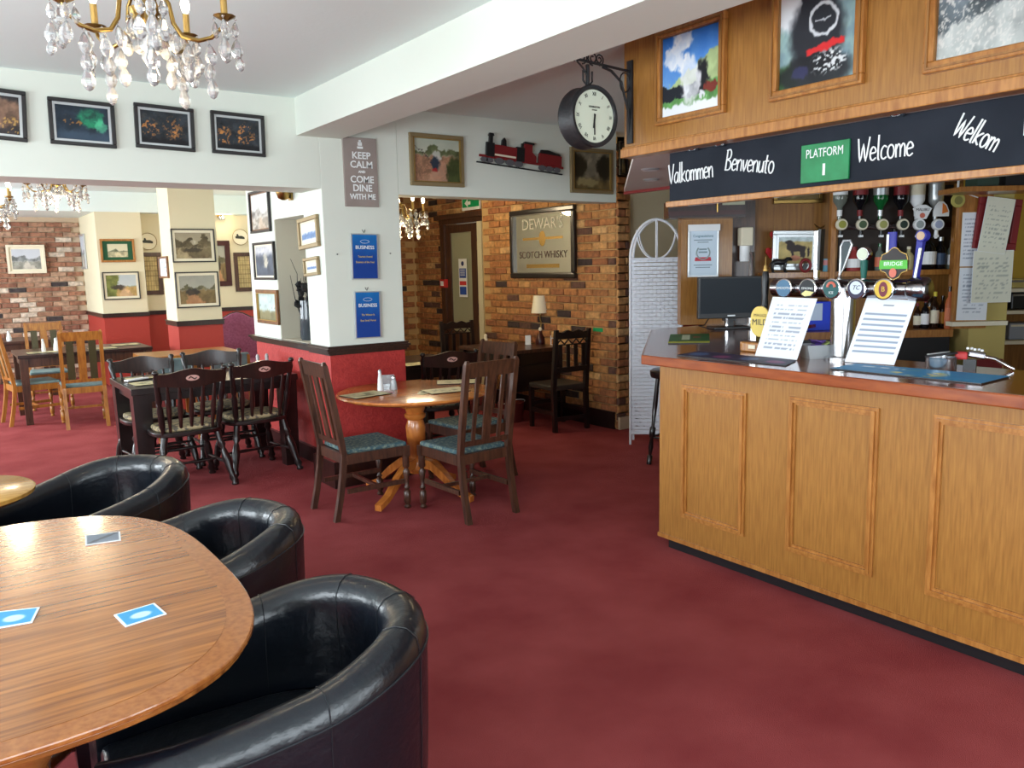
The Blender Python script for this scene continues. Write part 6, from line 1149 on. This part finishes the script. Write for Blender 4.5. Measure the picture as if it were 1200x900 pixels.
# ================================================================== chandeliers, lamps and extra fill lights
def lampl(loc, e, r=.04, col=(1, .80, .52)):
    l = bpy.data.lights.new('lamp_and_fill_glow', 'POINT'); l.energy = e; l.shadow_soft_size = r; l.color = col; o = bpy.data.objects.new('lamp_and_fill_glow', l); COL.objects.link(o); o.location = loc; return o
DROP = [(0, -.052), (.008, -.047), (.0145, -.035), (.0145, -.026), (.007, -.008), (.001, 0)]
BEAD = [(0, -.006), (.006, 0), (0, .006)]
def drop(name='crystal_drop', sc=1): return MB().lathe([(r*sc, z*sc-.014) for r, z in DROP], 6, cap=False).lathe([(r, z-.006) for r, z in BEAD], 6, cap=False)
dmesh = drop().mesh('crystal_drop', 'crystal'); dmesh2 = drop(sc=1.35).mesh('crystal_drop', 'crystal')
def chandelier(label, loc, arms=5, R0=.245, rot=0, seed=1):
    t = thing('chandelier', label, 'chandelier', loc, rot, 'brass and crystal chandeliers'); rr = random.Random(seed)
    MB().lathe([(0, -.055), (.012, -.05), (.008, -.035), (.018, -.03), (.045, .0), (.05, .02), (.02, .035), (.022, .08), (.012, .10), (.012, .28), (0, .28)], 20, cap=False).build('body', 'brass', t, 50)
    MB().tube([(0, 0, .28), (0, 0, CZ-loc[2]-.02)], .006, 6).build('chain', 'brass', t); MB().lathe([(0, CZ-loc[2]-.03), (.05, CZ-loc[2]-.012), (.055, CZ-loc[2]-.001)], 18).build('ceiling_rose', 'brass', t, 50)
    for k in range(arms):
        a = 2*PI*k/arms+.35; ca, sa = math.cos(a), math.sin(a); P_ = lambda r, z: (r*ca, r*sa, z)
        ar = MB().tube([P_(.03, .05), P_(.055, .07), P_(.075, .04), P_(.085, -.02), P_(.11, -.06), P_(.16, -.072), P_(.20, -.062), P_(.235, -.03), P_(R0, .0)], [.006, .006, .007, .0075, .0075, .007, .007, .006, .006], 8).build('arm', 'brass', t, 70)
        n = 20; vs = []
        for i in range(n): q = 1+.07*(i % 2); vs += [(.012*math.cos(2*PI*i/n), .012*math.sin(2*PI*i/n), -.008), (.034*q*math.cos(2*PI*i/n), .034*q*math.sin(2*PI*i/n), .006)]
        MB().add([(x+R0*ca, y+R0*sa, z) for x, y, z in vs], [(2*i, 2*((i+1) % n), 2*((i+1) % n)+1, 2*i+1) for i in range(n)]).lathe([(.0, -.008), (.012, -.008)], 10, T(R0*ca, R0*sa, 0), cap=False).build('cup', 'brass', ar)
        MB().lathe([(.011, 0), (.011, .075), (0, .075)], 12, T(R0*ca, R0*sa, 0)).build('candle_tube', 'gold', ar, 50); MB().lathe([(.006, .075), (.013, .09), (.016, .105), (.010, .13), (0, .15)], 12, T(R0*ca, R0*sa, 0), cap=False).build('bulb', 'bulb', ar, 60)
        pts = [(R0+.034, 0, .002), (R0-.033, 0, .002), (R0, .034, .002), (R0, -.034, .002), (.19, 0, -.067), (.13, 0, -.068), (.09, 0, -.03)]
        for j, (r_, q, z) in enumerate(pts):
            for st in range(3 if j in (0, 4) else 2 if j in (2, 3, 5) else 1):
                d = bpy.data.objects.new('crystal_drop', dmesh2 if (st == 1 or j > 3) else dmesh); COL.objects.link(d); d.parent = ar; d.location = (r_*ca-q*sa, r_*sa+q*ca, z-.052*st); d.rotation_euler = (rr.uniform(-.12, .12), rr.uniform(-.12, .12), rr.uniform(0, 3))
    bd = bpy.data.objects.new('centre_drops', MB().mesh('c', 'crystal')); m = MB()
    for i in range(10):
        a = 2*PI*i/10
        for r_, z in ((.05, .0), (.03, -.05)): d = drop(); m.add(d.v, d.f, T(r_*math.cos(a), r_*math.sin(a), z) @ rz(a))
    d = drop(sc=1.5); m.add(d.v, d.f, T(0, 0, -.06)); o = m.build('centre_drops', 'crystal', t); o['kind'] = 'stuff'
    return t
p = EYEP+ray(170, 19)*2.6; c1 = chandelier('large brass and crystal chandelier at the top of the picture', tuple(p), 5, .245, R(25))
lampl((p.x, p.y, p.z-.16), 6, .1)
def rechain(o):
    z = CZ-o.location.z
    for ch in o.children:
        if ch.name.startswith('chain'): ch.data = MB().tube([(0, 0, .28), (0, 0, z-.02)] if z > .3 else [(0, 0, .1), (0, 0, z-.02)], .006, 6).mesh('chain', 'brass')
        if ch.name.startswith('ceiling_rose'): ch.data = MB().lathe([(0, z-.03), (.05, z-.012), (.055, z-.001)], 18).mesh('ceiling_rose', 'brass', 50)
_dup = dup
def dup(*a): o = _dup(*a); rechain(o); return o
p = EYEP+ray(66, 216)*7.6; dup(c1, tuple(p), R(70), 'crystal chandelier under the wide opening, over the dining room'); lampl((p.x, p.y, p.z-.2), 22, .1)
p = EYEP+ray(-22, 232)*6.6; dup(c1, tuple(p), R(10), 'crystal chandelier at left image edge, half out of view'); lampl((p.x, p.y, p.z-.2), 20, .1)
p = EYEP+ray(466, 248)*7.4; dup(c1, tuple(p), R(40), 'crystal chandelier in brick room behind the white pillar'); lampl((p.x, p.y, p.z-.2), 30, .1)
lampl((4.3, 7.6, 2.3), 22, .12)  # added warm fill light for the brick room, no fitting hangs here
p = at(257, 250, 'y', 13.148); sw = thing('wall_light', 'small lit crystal wall light beyond the nearer column', 'wall lamp', (p.x, 13.148, p.z)); MB().rod((0, 0, -.03), (0, -.015, -.03), .045, 18).build('back_plate', 'brass', sw); MB().tube([(0, -.01, -.03), (0, -.07, -.07), (0, -.12, -.03)], .006, 8).build('arm', 'brass', sw); MB().lathe([(.012, -.03), (.03, -.02), (.012, -.01), (.011, .04)], 12, T(0, -.12, 0)).build('cup', 'gold', sw); MB().lathe([(.01, .04), (.024, .06), (.02, .1), (0, .12)], 12, T(0, -.12, 0)).build('bulb', 'bulb', sw, 60)
for k in range(4): d = bpy.data.objects.new('crystal_drop', dmesh2); COL.objects.link(d); d.parent = sw; d.location = (.03*math.cos(k*1.57), -.12+.03*math.sin(k*1.57), -.02)
lampl((p.x, 12.9, p.z-.05), 6, .05); lampl((3.4, 11.4, 2.2), 24, .12)  # second one is an extra warm fill light without a fitting
